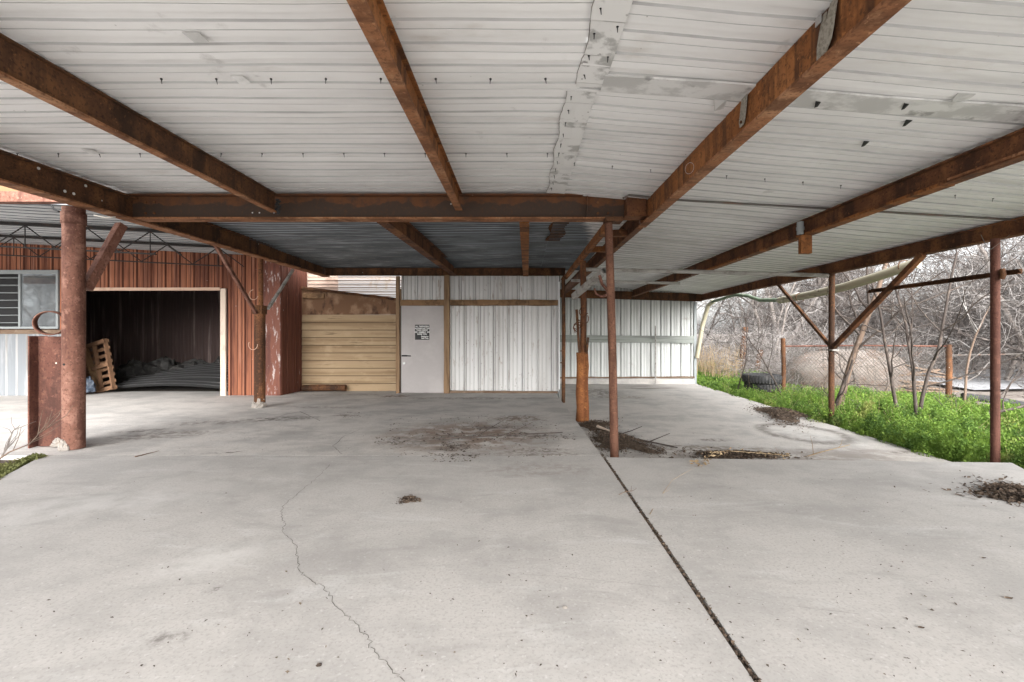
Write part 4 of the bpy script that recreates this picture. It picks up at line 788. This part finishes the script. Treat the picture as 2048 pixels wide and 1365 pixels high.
# ================================================================ OUTSIDE ON THE RIGHT
# drain pipe that hangs along behind the outer beam
t = thing('drain_pipe', 'cream plastic drain pipe sagging along behind the outer beam and down at the far corner', 'drain pipe', W(1560, 602, 11.4))
def zpipe(ps, r, m, nm): mb = MB(); mb.tube(ps, r, 12); mb.build(nm, m, t)
zpipe([W(1835, 526, 7.6), W(1760, 552, 8.3), W(1690, 574, 9.1), W(1620, 590, 10.2), W(1560, 601, 11.4)], .085, M['pvc'], 'near_length')
zpipe([W(1562, 600.5, 11.38), W(1520, 601, 12.3), W(1495, 592, 13), W(1470, 590, 13.6), W(1425, 604, 15.4)], .05, M['pvc_green'], 'flexible_length')
zpipe([W(1427, 603, 15.4), W(1416, 612, 15.7), W(1404, 655, 15.9), W(1394, 716, 15.9)], .072, M['pvc'], 'downpipe')
for px, py, D in ((1808, 533, 7.85), (1600, 596, 10.5)):
    c = W(px, py, D); mb = MB(); mb.tube([c + Vector((.10 * math.cos(a), .0, .10 * math.sin(a) )) for a in np.linspace(0, 6.28, 17)], .008, 5); mb.build('clip', M['rust_dark'], t)

# tyres
def tyre(loc, rad, wd):
    t = thing('tyre', 'x', 'tyre', loc, 'stacked tyres in the grass'); prof = []
    rx = rad; ri = rad * .56
    for a, b in ((ri, .36), (ri, -.36), (ri + .04, -.46), (rx - .10, -.5), (rx - .03, -.44), (rx, -.30), (rx, .30), (rx - .03, .44), (rx - .10, .5), (ri + .04, .46)): prof.append((a, b * wd))
    n = 48; m = len(prof); mb = MB()
    vs = [(loc[0] + r * math.cos(2 * math.pi * i / n), loc[1] + r * math.sin(2 * math.pi * i / n), loc[2] + wd / 2 + z) for i in range(n) for r, z in prof]
    mb.add(vs, [(i * m + k, ((i + 1) % n) * m + k, ((i + 1) % n) * m + (k + 1) % m, i * m + (k + 1) % m) for i in range(n) for k in range(m)], True)
    mb.build('carcass', M['tyre'], t)
    mb = MB()
    for i in range(40):
        a = 2 * math.pi * i / 40
        for s_ in (-1, 1):
            p = Vector((loc[0] + (rx + .006) * math.cos(a), loc[1] + (rx + .006) * math.sin(a), loc[2] + wd / 2 + s_ * .04 * wd)); q = Vector((loc[0] + (rx - .0) * math.cos(a + .05), loc[1] + (rx - .0) * math.sin(a + .05), loc[2] + wd / 2 + s_ * .42 * wd))
            mb.bar(p, q, .04, .025, up=(math.cos(a), math.sin(a), 0))
    mb.build('tread', M['tyre'], t); return t
p = W(1525, 785, 13.4)
tyre((p.x + .03, p.y, p.z + .045), .50, .24)['label'] = 'lower black truck tyre, half sunk in the grass'
tyre((p.x - .02, p.y - .02, p.z + .29), .52, .25)['label'] = 'upper black truck tyre lying on another tyre'

# old tank behind the fence
t = thing('rusty_tank', 'big pale rounded tank with rusty underside lying behind the wire gate', 'tank', W(1670, 792, 15.0))
c0, c1_ = W(1590, 762, 14.8), W(1785, 752, 16.0); mb = MB(); prof = [(0, .35), (.03, .62), (.09, .80), (.2, .93), (.45, 1.0), (.7, .98), (.9, .86), (.97, .6), (1, .2)]
mb.tube([c0.lerp(c1_, a) + Vector((0, 0, .02 * math.sin(a * 9))) for a, b in prof], [b for a, b in prof], 28); mb.build('shell', M['tank'], t)
for a in (.3, .62): mb = MB(); q = c0.lerp(c1_, a); d = (c1_ - c0).normalized(); mb.tube([q - d * .02, q + d * .02], 1.01, 28); mb.build('band', M['tank'], t)
# heap of boards
rs = random.Random(5)
for i in range(9):
    c = W(1812 + rs.uniform(-40, 45), 788 - i * 6, 15.2 + rs.uniform(-.3, .5)); a = rs.uniform(-.35, .35); L = rs.uniform(.6, 1.0)
    d = Vector((math.cos(a), math.sin(a) * .6, rs.uniform(-.3, .12))).normalized()
    mb = MB(); rough_bar(mb, c - d * L, c + d * L, .26, .05, 70 + i, .012, 8); tag(mb.build('weathered_board', M['board']), 'weathered brown board in the heap right of the rusty tank', 'board', 'boards heaped behind the wire gate')
# wire gate
g0, g1 = W(1566, 693, 13.0), W(1897, 693, 13.0)
t = thing('wire_gate', 'rusty framed chain link gate in front of the pale tank', 'gate', (g0.x, 13.0, -.5))
mb = MB(); mb.tube([g0, g0.lerp(g1, .5) + Vector((0, 0, .02)), g1], .022, 8); mb.build('top_rail', M['pipe_red'], t)
for gx, rr, zt_ in ((g0.x, .06, CAM_H - .1), (g1.x, .075, CAM_H - .28)): mb = MB(); mb.tube([(gx, 13, -.6), (gx + .02, 13, .5), (gx, 13, zt_)], rr, 10); mb.build('post', M['rust_dark'], t)
mb = MB(); hgt = g0.z + .45; n = 46
for i in range(-12, n):
    for s_ in (1, -1):
        x0 = g0.x + (g1.x - g0.x) * i / (n - 1); x1 = x0 + s_ * hgt; a = Vector((x0, 13, g0.z)); b = Vector((x1, 13, g0.z - hgt))
        for lim, sgn in ((g0.x, 1), (g1.x, -1)):
            if (a.x - lim) * sgn < 0 and (b.x - lim) * sgn < 0: a = None; break
            if (a.x - lim) * sgn < 0: a = a.lerp(b, (lim - a.x) / (b.x - a.x))
            elif (b.x - lim) * sgn < 0: b = a.lerp(b, (lim - a.x) / (b.x - a.x))
        if a is not None and (a - b).length > .02: mb.tube([a, b], .006, 3, False)
mb.build('chain_link', M['wire'], t)
# further fence posts
for px, y0_, y1_, D, lb in ((1486, 655, 740, 20, 'taller rusty fence post between the far saplings'), (1517, 700, 738, 20.5, 'shorter rusty fence post in the dry grass')):
    tag(MB().tube([W(px - 4, y1_ + 8, D), W(px, (y0_ + y1_) / 2, D), W(px + 5, y0_, D)], .12, 8).build('fence_post', M['rust_dark']), lb, 'fence post')
a = W(1380 + 30, 682, 21); tag(MB().tube([W(1902, 711, 13.6), W(1960, 710, 14), W(2060, 708, 14.5)], .02, 6).build('fence_rail', M['wire']), 'thin grey fence rail running right from the gate post', 'rail')
# gravel bank and dark pipe at the right edge
V, Q = grid(np.linspace(0, 1, 14), np.linspace(0, 1, 10), lambda a, b: 0); V = [(15 + 16 * a, 15 + 7 * b, ground_z(15 + 16 * a, 15 + 7 * b) + .06 + .05 * math.sin(9 * a + 7 * b)) for a, b, _ in V]
struct(np_mesh('gravel_bank', V, Q, M['gravel'], smooth=True))
tag(MB().tube([W(1925, 793, 11.5), W(1990, 800, 11.3), W(2070, 815, 11)], .09, 10).build('black_hose', M['tyre']), 'dark corrugated pipe lying at the edge of the weeds, far right', 'pipe')

# ---------------------------------------------------------------- trees
def grow(rs, P, out, p, d, L, r, lvl, spec):
    n, curl, lift = spec['n'][lvl], spec['curl'][lvl], spec['lift'][lvl]; pts = [p.copy()]; rad = [r]; d = d.copy()
    for i in range(n):
        d = (d + Vector((rs.gauss(0, curl), rs.gauss(0, curl), rs.gauss(0, curl) + lift))).normalized(); pts.append(pts[-1] + d * L / n)
        rad.append(max(spec['rmin'], r * (1 - (1 - spec['tip'][lvl]) * (i + 1) / n)))
    out[0 if lvl <= spec['trunk'] else 1].append((pts, rad, lvl))
    if lvl + 1 >= len(spec['n']): return
    for k in range(spec['kids'][lvl]):
        t_ = rs.uniform(spec['from'][lvl], 1); i = min(n - 1, int(t_ * n)); q = pts[i].lerp(pts[i + 1], t_ * n - i); dd = (pts[i + 1] - pts[i]).normalized()
        side = Vector((rs.gauss(0, 1), rs.gauss(0, 1), rs.gauss(0, .7))); side = (side - dd * side.dot(dd)).normalized(); ang = rs.uniform(.45, 1.15)
        grow(rs, P, out, q, dd * math.cos(ang) + side * math.sin(ang), L * spec['len'][lvl] * rs.uniform(.6, 1.2), max(spec['rmin'], rad[i] * rs.uniform(.4, .62)), lvl + 1, spec)
THICK = dict(n=[6, 6, 5, 4, 3], curl=[.16, .26, .34, .40, .45], lift=[.03, .02, -.01, -.05, -.06], tip=[.5, .4, .35, .3, .3], kids=[8, 5, 5, 3], len=[.62, .6, .6, .6], rmin=.005, trunk=0, **{'from': [.12, .15, .1, .1]})
def tree(name, label, cat, loc, seed, H, r, spec, mt, mc, group=None, dirs=((0, 0, 1),)):
    t = thing(name, label, cat, loc, group); rs = random.Random(seed); out = ([], [])
    for d in dirs: grow(rs, None, out, Vector(loc) - Vector((0, 0, .25)) + Vector((rs.uniform(-.15, .15), rs.uniform(-.15, .15), 0)), Vector(d).normalized(), H * rs.uniform(.8, 1.1), r, 0, spec)
    for part, mat, L in (('trunk', mt, out[0]), ('crown', mc, out[1])):
        if not L: continue
        mb = MB()
        for pts, rad, lvl in L: mb.tube(pts, rad, (9, 6, 4, 3, 3)[lvl], False)
        mb.build(part, mat, t)
    return t
LB = 'bare leafless scrub tree of the tangled thicket beyond the grass'
GR = 'bare trees of the thicket'
mods = []
for i in range(5):
    rs = random.Random(90 + i); nd = (2, 3, 1, 2, 3)[i]
    mods.append(tree('bare_tree', LB, 'tree', (12 + 3.1 * i, 21 + 1.5 * (i % 2), ground_z(12 + 3.1 * i, 21)), 200 + i, 4.4 + .5 * i, .055 + .012 * i, THICK, M['bark_dark' if i in (1, 3) else 'bark_grey'], M['twig_brown' if i in (1, 3, 4) else 'twig_grey'], GR, [(rs.uniform(-.6, .6), rs.uniform(-.6, .6), 1) for _ in range(nd)]))
rs = random.Random(17); placed = [(12 + 3.1 * i, 21) for i in range(5)]; cnt = 0
spots = []
for _ in range(4000):
    y = rs.uniform(15.2, 38); x = y * rs.uniform(.36, 1.42)
    if x < 7.4: continue
    if y < 18 and x < 12.2: continue
    mind = 1.3 if y < 24 else 1.9
    if all((x - a) ** 2 + (y - b) ** 2 > mind ** 2 for a, b in placed): placed.append((x, y)); spots.append((x, y))
    if len(spots) >= 34: break
for x, y in spots: copy_tree(mods[rs.randrange(5)], (x, y, ground_z(x, y)), rs.uniform(0, 6.28), rs.uniform(.75, 1.25) * (1 if y < 26 else 1.25))
# trees in front of the barn, out to the left: they show in the window pane
for x, y in ((-19, 4), (-22, 2.5), (-25, -1), (-28, 1), (-30, -5)): copy_tree(mods[rs.randrange(5)], (x, y, -.4), rs.uniform(0, 6), 1.1, 'bare pale grey tree standing before the barn, mirrored in the window')
SAP = dict(n=[8, 6, 5, 4], curl=[.07, .14, .2, .26], lift=[.02, .05, .04, .0], tip=[.45, .4, .35, .3], kids=[7, 3, 2], len=[.5, .5, .5], rmin=.0045, trunk=0, **{'from': [.25, .2, .2]})
a = W(1676, 800, 10.2); tree('sapling', 'leaning grey brown sapling trunk rising just behind the braced post', 'tree', (a.x, a.y, -.45), 31, 4.6, .075, SAP, M['bark_brown'], M['bark_dark'], None, [(.20, 0, 1)])
a = W(1835, 850, 8.6); tree('sapling', 'dark bare sapling with low whippy side stems in the weeds near the right post', 'tree', (a.x, a.y, -.45), 35, 3.6, .036, SAP, M['bark_dark'], M['bark_dark'], None, [(.10, 0, 1), (-.35, .1, 1), (.2, .1, 1), (.9, 0, .35)])
a = W(1462, 788, 14); tree('sapling', 'thin dark sapling standing left of the stacked tyres', 'tree', (a.x, a.y, -.42), 37, 2.6, .02, SAP, M['bark_dark'], M['bark_dark'], None, [(.10, 0, 1)])
a = W(1640, 815, 9.8); tree('sapling', 'dark broken sapling slanting through the wire gate behind the braced post', 'tree', (a.x, a.y, -.45), 41, 2.0, .045, SAP, M['bark_dark'], M['bark_dark'], None, [(.55, .1, 1)])
a = W(1590, 800, 12); tree('sapling', 'spindly arching sapling between the tyres and the braced post', 'tree', (a.x, a.y, -.45), 43, 2.9, .025, SAP, M['bark_dark'], M['bark_dark'], None, [(-.25, 0, 1)])
a = W(1930, 800, 11); tree('sapling', 'grey sapling right of the gate post, half hidden by the round post', 'tree', (a.x, a.y, -.45), 47, 3.6, .03, SAP, M['bark_brown'], M['twig_grey'], None, [(.15, 0, 1)])

def tubes_np(name, n, pos, dirf, L, r, mat, segs=4, curl=.35, seed=0, grav=0):
    g = np.random.default_rng(seed); P = pos(g, n); d = dirf(g, n); d /= np.linalg.norm(d, axis=1)[:, None]; ll = g.uniform(L[0], L[1], n)[:, None] / segs
    rr = g.uniform(r[0], r[1], n); V = np.zeros((n, segs + 1, 3, 3), np.float32)
    a = np.cross(d, g.normal(size=(n, 3))); a /= np.linalg.norm(a, axis=1)[:, None]; b = np.cross(d, a)
    for s_ in range(segs + 1):
        k = rr * (1 - .7 * s_ / segs)
        for j in range(3):
            th = 2 * math.pi * j / 3; V[:, s_, j] = P + (a * math.cos(th) + b * math.sin(th)) * k[:, None]
        P = P + d * ll; d = d + g.normal(0, curl, (n, 3)); d[:, 2] += grav; d /= np.linalg.norm(d, axis=1)[:, None]
    base = (np.arange(n) * (segs + 1) * 3)[:, None]; qs = []
    for s_ in range(segs):
        for j in range(3): qs.append(np.stack([base[:, 0] + s_ * 3 + j, base[:, 0] + s_ * 3 + (j + 1) % 3, base[:, 0] + (s_ + 1) * 3 + (j + 1) % 3, base[:, 0] + (s_ + 1) * 3 + j], 1))
    return np_mesh(name, V.reshape(-1, 3), np.concatenate(qs), mat)
gz = np.vectorize(ground_z)
def brush_pos(g, n):
    y = 17.5 + 14 * g.random(n) ** 1.3; x = y * g.uniform(.38, 1.4, n); x = np.maximum(x, 7.6 + g.random(n)); k = (y < 17.5) & (x < 12); y = np.where(k, y + 3, y)
    return np.stack([x, y, gz(x, y) + 1.9 * g.random(n) ** 1.5], 1)
stuff(tubes_np('brush', 9000, brush_pos, lambda g, n: np.stack([g.normal(0, .8, n), g.normal(0, .5, n), g.normal(.25, .6, n)], 1), (.5, 1.7), (.006, .013), M['twig_grey'], 5, .3, 5, -.03), 'tangled grey brush and vines filling the thicket', 'brush')
def reed_pos(g, n):
    D = g.uniform(17, 21, n); x = (g.uniform(1392, 1480, n) - VX) / F * D; return np.stack([x, D, gz(x, D)], 1)
stuff(tubes_np('dry_reeds', 380, reed_pos, lambda g, n: np.stack([g.normal(0, .15, n), g.normal(0, .15, n), np.ones(n)], 1), (.5, 1.5), (.006, .012), M['dry'], 3, .12, 6), 'tall tan dry stems at the far corner of the lower slab', 'reeds')

def vine_pos(g, n):
    x = g.uniform(g0.x - .3, g1.x + 1.2, n); y = g.uniform(12.9, 16.3, n); z = np.where(y < 13.3, g.uniform(-.4, 1.3, n), g.uniform(-.4, 1.5, n) * g.random(n) ** .4)
    return np.stack([x, y, z], 1)
stuff(tubes_np('vines', 600, vine_pos, lambda g, n: np.stack([g.normal(0, .8, n), g.normal(0, .3, n), g.normal(.2, .7, n)], 1), (.4, 1.3), (.003, .008), M['twig_brown'], 5, .3, 77, -.03), 'thin brown vines and twigs caught in the wire gate', 'vines')
stuff(tubes_np('vines', 260, vine_pos, lambda g, n: np.stack([g.normal(0, .8, n), g.normal(0, .3, n), g.normal(.2, .7, n)], 1), (.4, 1.3), (.003, .007), M['twig_grey'], 5, .3, 78, -.03), 'pale twigs tangled over the tank and the wire gate', 'vines')
# ---------------------------------------------------------------- weeds
def leaves(name, P, size, mat, up=.6, seed=1, lean=None):
    """one leaf quad per point"""
    g = np.random.default_rng(seed); n = len(P); d = g.normal(size=(n, 3)); d[:, 2] = np.abs(d[:, 2]) * up + .15
    if lean is not None: d += lean
    d /= np.linalg.norm(d, axis=1)[:, None]; s_ = np.cross(d, g.normal(size=(n, 3))); s_ /= np.linalg.norm(s_, axis=1)[:, None]
    L = g.uniform(size[0], size[1], n)[:, None]; Wd = L * g.uniform(.16, .34, n)[:, None]
    V = np.stack([P, P + d * L * .5 + s_ * Wd, P + d * L, P + d * L * .5 - s_ * Wd], 1).reshape(-1, 3)
    return np_mesh(name, V, np.arange(4 * n).reshape(n, 4), mat)
CLX = np.random.default_rng(15)
def weed_clumps(n, m, y0, y1, k, hmax, seed):
    g = np.random.default_rng(seed); cy = g.uniform(y0, y1, m); cx = 5.9 + .033 * (cy - 5.5) + k * g.random(m); ch = hmax * g.uniform(.35, 1.15, m); cr = g.uniform(.10, .30, m)
    i = g.integers(0, m, n); a = g.uniform(0, 6.28, n); r = np.sqrt(g.random(n)); x = cx[i] + cr[i] * r * np.cos(a); y = cy[i] + cr[i] * r * np.sin(a)
    return np.stack([x, y, gz(x, y) + .02 + ch[i] * (1 - .75 * r * r) * g.random(n) ** .45], 1)
def weed_points(g, n, y0, y1, k, hmax):
    y = g.uniform(y0, y1, n); xe = 5.86 + .033 * (y - 5.5); x = xe + k * g.random(n) ** 1.0
    cl = .55 + .45 * np.sin(x * 3.1 + 1.3 * np.sin(y * 2.2)) * np.sin(y * 2.7 + np.sin(x * 1.7))
    hh = hmax * (.30 + .75 * cl ** 1.4) * np.clip((x - xe) / .5 + .35, 0, 1); x = x - .10 * g.random(n) ** 2 * (np.sin(y * 5) > -.2)
    return np.stack([x, y, gz(x, y) + .02 + hh * g.random(n) ** .7], 1)
g = np.random.default_rng(3)
Pn = np.concatenate([weed_points(g, 90000, 4.4, 9.5, 4.6, .28), weed_clumps(330000, 480, 4.4, 9.5, 4.6, .52, 5), weed_points(g, 60000, 9.5, 13.2, 5.5, .24), weed_clumps(80000, 300, 9.3, 13.2, 5.5, .40, 6)])
stuff(leaves('weeds', Pn, (.016, .055), M['grass'], 1.3, 8), 'bright green weeds growing thick along the slab edge', 'weeds')
stuff(tubes_np('dead_stalks', 420, lambda g, n: weed_points(g, n, 5, 14, 4.5, .05), lambda g, n: np.stack([g.normal(0, .4, n), g.normal(0, .4, n), np.ones(n)], 1), (.25, .7), (.002, .004), M['dry'], 4, .15, 71), 'thin dead stalks standing among the green weeds', 'stalks')
Pf = weed_points(g, 60000, 13.0, 24, 4.6, .20); Pf = Pf[Pf[:, 0] < 10.2]
stuff(leaves('grass', Pf, (.06, .16), M['grass'], 1.6, 9), 'short green grass running back past the tyres', 'grass')
xs_ = g.uniform(-5.65, -5.02, 2600); ys_ = 5.26 - (xs_ + 5.6) * 1.5 - g.random(2600) ** 2 * .45 - .02
Pm = np.stack([xs_, np.minimum(ys_, 5.25), -.05 + .05 * g.random(2600)], 1); stuff(leaves('moss_tufts', Pm, (.012, .045), M['leaf_olive'], 1, 10), 'low olive moss and tufts along the front left slab edge', 'moss')
xs_ = -5.50 + g.normal(0, .03, 900); ys_ = 5.15 + g.normal(0, .03, 900); stuff(leaves('grass_tuft', np.stack([xs_, ys_, -.04 + .05 * g.random(900)], 1), (.02, .055), M['leaf_olive'], 1.6, 12), 'little olive green tuft at the foot of the H section', 'grass')

# ================================================================ DEBRIS
def flakes(P, size, mat, name, seed=1, flat=.35, asp=(.25, .8)):
    g = np.random.default_rng(seed); n = len(P); a = g.uniform(0, 6.28, n); d = np.stack([np.cos(a), np.sin(a), g.normal(0, flat, n)], 1); d /= np.linalg.norm(d, axis=1)[:, None]
    s_ = np.stack([-np.sin(a), np.cos(a), g.normal(0, flat, n)], 1); s_ /= np.linalg.norm(s_, axis=1)[:, None]
    L = g.uniform(size[0], size[1], n)[:, None] * .5; Wd = L * g.uniform(asp[0], asp[1], n)[:, None]
    V = np.stack([P - d * L, P + s_ * Wd + [0, 0, .002], P + d * L, P - s_ * Wd + [0, 0, .002]], 1).reshape(-1, 3); return np_mesh(name, V, np.arange(4 * n).reshape(n, 4), mat)
def heap(label, cx, cy, z, rx, ry, h, n, size=(.012, .05), ang=0, mat='litter', seed=1, tail=.25):
    """a low mound with loose leaves and sticks over it and trailing off"""
    g = np.random.default_rng(seed); nu, nv = 28, 7; V = []; Qs = []; ca, sa = math.cos(ang), math.sin(ang)
    edge = 1 + .28 * np.sin(np.arange(nu) * 2 * math.pi / nu * 3 + seed) + .15 * np.sin(np.arange(nu) * 2 * math.pi / nu * 5 + 2 * seed) + g.normal(0, .12, nu)
    for j in range(nv + 1):
        for i in range(nu):
            k = (1 - j / nv); a = 2 * math.pi * i / nu; x, y = rx * .72 * k * edge[i] * math.cos(a), ry * .72 * k * edge[i] * math.sin(a)
            V.append((cx + x * ca - y * sa, cy + x * sa + y * ca, z - .004 + h * (1 - k * k) * (1 + g.normal(0, .12))))
    for j in range(nv):
        for i in range(nu): Qs.append((j * nu + i, j * nu + (i + 1) % nu, (j + 1) * nu + (i + 1) % nu, (j + 1) * nu + i))
    mound = np_mesh('leaf_litter', V, Qs, M['mulch'], smooth=True); stuff(mound, label, 'leaf litter'); mound.data.materials[0] = M[mat]
    a = g.uniform(0, 6.28, n); r = np.sqrt(g.random(n)) * (.85 + .25 * np.sin(3 * a + seed)) * (1 + .5 * np.abs(g.normal(size=n)) * (g.random(n) < .3)); x, y = rx * r * np.cos(a), ry * r * np.sin(a)
    zz = z + .003 + h * np.clip(1 - r * r / .75, 0, 1) + g.random(n) * .012
    f = flakes(np.stack([cx + x * ca - y * sa, cy + x * sa + y * ca, zz], 1), size, M[mat], 'loose_leaves', seed + 1); f.parent = mound; return mound
p = PF(818, 1002); heap('small dark clump of leaf crumbs on the front slab', p.x, p.y, 0, .085, .075, .02, 420, (.008, .03), seed=2)
p = PF(2040, 995); heap('big heap of dark leaf litter at the right edge of the front slab', p.x + .12, p.y, 0, .42, .33, .05, 2600, (.015, .06), -.5, seed=3)
p = PF(1245, 885, True); heap('dark leaf heap around the foot of the leaning pole', p.x - .05, p.y, -.32, .5, .95, .06, 3600, (.015, .05), .25, seed=4)
heap('leaf litter gathered behind the front slab edge', 2.0, 6.05, -.32, 1.5, .24, .03, 2600, (.015, .06), seed=5)
p = PF(1190, 852, True); heap('dark leaf heap at the foot of the orange stained post', p.x, p.y, -.32, .45, .6, .04, 1300, (.015, .05), seed=6)
p = PF(1565, 830, True); heap('long leaf heap on the lower slab beside the braced post', p.x, p.y, -.32, .55, 1.15, .09, 3200, (.015, .06), -.35, seed=7)
p = PF(1440, 903, True); heap('leaf heap under the dry leafy stick', p.x + .1, 6.45, -.32, .7, .25, .05, 1700, (.02, .07), seed=8)
def scatter(label, boxes, size, seed, name='floor_crumbs'):
    g = np.random.default_rng(seed); P = []
    for px0, px1, py0, py1, n, lowf in boxes:
        for _ in range(n): q = PF(g.uniform(px0, px1), g.uniform(py0, py1), lowf); P.append((q.x, q.y, q.z + .004))
    f = flakes(np.array(P), size, M['speck'], name, seed, .2); stuff(f, label, 'crumbs'); return f
scatter('dark crumbs and bits of leaf scattered over the slabs', [(0, 1150, 930, 1365, 170, False), (1300, 2048, 940, 1365, 200, False), (560, 1200, 800, 930, 260, False), (200, 600, 800, 930, 90, False), (1250, 1850, 790, 915, 200, True)], (.006, .02), 4)
scatter('leaf crumbs and straw around the stain in front of the white wall', [(780, 1120, 835, 915, 520, False), (880, 1060, 830, 870, 260, False), (880, 940, 885, 902, 160, False), (860, 1150, 868, 880, 260, False), (680, 740, 825, 836, 70, False), (860, 960, 908, 925, 110, False), (750, 800, 875, 890, 80, False)], (.01, .045), 5)
g = np.random.default_rng(8); n = 1500; yy = 1.2 + 4.2 * g.random(n); P = np.stack([g.uniform(JX0 - .004, JX1 + .004, n), yy, -.012 + .014 * g.random(n)], 1); stuff(flakes(P, (.008, .03), M['litter'], 'joint_litter', 3, .4), 'leaf bits packed into the open slab joint', 'leaf litter')
# sticks, twigs and single leaves
def stick(name, label, cat, pts, r, mat, kids=0, seed=1, group=None, ksz=.3):
    rs = random.Random(seed); mb = MB(); mb.tube(pts, [r * (1 - .6 * i / (len(pts) - 1)) for i in range(len(pts))], 6)
    for k in range(kids):
        i = rs.randrange(len(pts) - 1); a = pts[i].lerp(pts[i + 1], rs.random()); d = (pts[i + 1] - pts[i]).normalized() + Vector((rs.gauss(0, .6), rs.gauss(0, .5), abs(rs.gauss(0, .5)))); d.normalize(); b = a + d * ksz * rs.uniform(.5, 1)
        c = b + (d + Vector((rs.gauss(0, .3), rs.gauss(0, .3), .2))).normalized() * ksz * .6; mb.tube([a, b, c], [r * .5, r * .35, r * .2], 4)
    return tag(mb.build(name, mat), label, cat, group)
D0 = 4.95
stick('dry_branch', 'bare branched twig leaning in from the left edge, by the H section', 'branch', [W(-30, 938, D0), W(18, 905, D0), W(60, 888, D0), W(80, 866, D0 + .05), W(102, 852, D0 + .1)], .009, M['bark_brown'], 10, 3, None, .2)
stick('dry_branch', 'forked grey twig standing up at the left edge of the slab', 'branch', [W(-5, 925, 5.0), W(14, 897, 5.0), W(18, 885, 5.02), W(26, 862, 5.05), W(40, 851, 5.1)], .008, M['bark_grey'], 8, 5, None, .16)
a = PF(270, 915); b = PF(318, 903); stick('stick', 'thin straight stick lying on the floor right of the big column', 'stick', [a + Vector((0, 0, .006)), b + Vector((0, 0, .006))], .007, M['bark_brown'])
a = PF(880, 879); b = PF(1125, 867); stick('stick', 'long thin dark stick lying before the white wall', 'stick', [a + Vector((0, 0, .012)), a.lerp(b, .5) + Vector((0, .02, .012)), b + Vector((0, 0, .012))], .014, M['bark_dark'], 2)
a = PF(1245, 888, True); b = PF(1355, 898, True); stick('stick', 'dark stick poking out of the leaf heap at the leaning pole', 'stick', [a + Vector((0, .5, .03)), b + Vector((0, .0, .02))], .02, M['bark_dark'], 2)
a = PF(1195, 860, True); b = PF(1222, 870, True); stick('stick', 'pale broken stick lying on the leaf heap by the joint', 'stick', [a + Vector((0, 0, .06)), b + Vector((0, 0, .06))], .028, M['trim_pale'])
stick('dry_branch', 'pale dry stalk stretched over the lower slab behind the front edge', 'branch', [W(1590, 921, 6.3), W(1640, 905, 6.6), W(1700, 890, 7.0)], .009, M['dry'], 2, 9, None, .2)
q = [W(1580, 912, 6.0), W(1510, 906, 5.8), W(1455, 902, 5.4), W(1428, 905, 5.15), W(1410, 920, 4.95), W(1403, 935, 4.80)]
o = stick('leafy_stick', 'dry stick with curled tan leaves drooping over the front slab edge', 'branch', q, .0045, M['dry'], 9, 11, None, .13)
g = np.random.default_rng(21); P = []
for i in range(60): t_ = g.random() ** .7; k = min(4, int(t_ * 5)); c = q[k].lerp(q[k + 1], t_ * 5 - k); P.append((c.x + g.normal(0, .04), c.y + g.normal(0, .03), c.z + g.normal(0, .025)))
f = leaves('dry_leaves', np.array(P), (.03, .075), M['dry'], .3, 22, np.array([0, 0, -.6])); f.parent = o; f.location = -o.location
a = PF(1300, 1030); stick('grass_stalk', 'thin pale grass stalk arching up out of the slab joint', 'stalk', [a + Vector((0, 0, .005)), W(1316, 1000, 3.9), W(1345, 960, 4.3), W(1385, 938, 4.6)], .0025, M['dry'], 1, 13, None, .08)
a = PF(1252, 992); stick('twig', 'small twig caught in the slab joint', 'twig', [a + Vector((-.06, 0, .01)), a + Vector((0, .02, .03)), a + Vector((.07, .06, .02))], .004, M['bark_brown'], 4, 14, None, .06)
def crumb(px, py, s_, mat, name, label, cat, seed):
    p = PF(px, py); tag(lump(name, None, (p.x, p.y, 0), (s_, s_ * .8, s_ * .6), mat, seed), label, cat)
crumb(1130, 1216, .013, M['foam'], 'paper_scrap', 'crumpled white scrap on the front slab left of the joint', 'scrap', 1)
crumb(638, 1331, .012, M['mulch'], 'dirt_clod', 'small dark clod near the bottom of the picture by the crack', 'clod', 2)
for px, py, s_, lb in ((1843, 1258, .016, 'curled dry leaf lower right on the bare front slab'), (2018, 1199, .022, 'pale dry leaf close to the right picture edge'), (1968, 1118, .014, 'small dark leaf on the right slab above the pale one')):
    p = PF(px, py); mb = MB(); n = 6; vs = []
    for i in range(n + 1):
        a = i / n; wv = s_ * .5 * math.sin(math.pi * min(1, a + .05)) + .001
        vs += [(p.x + s_ * 2 * (a - .5), p.y - wv, .004 + s_ * .9 * (a - .5) ** 2 + wv * .4), (p.x + s_ * 2 * (a - .5), p.y, .003 + s_ * .9 * (a - .5) ** 2), (p.x + s_ * 2 * (a - .5), p.y + wv, .004 + s_ * .9 * (a - .5) ** 2 + wv * .4)]
    mb.add(vs, [(3 * i + k, 3 * i + 3 + k, 3 * i + 4 + k, 3 * i + 1 + k) for i in range(n) for k in (0, 1)]); tag(mb.build('dry_leaf', M['litter']), lb, 'leaf')
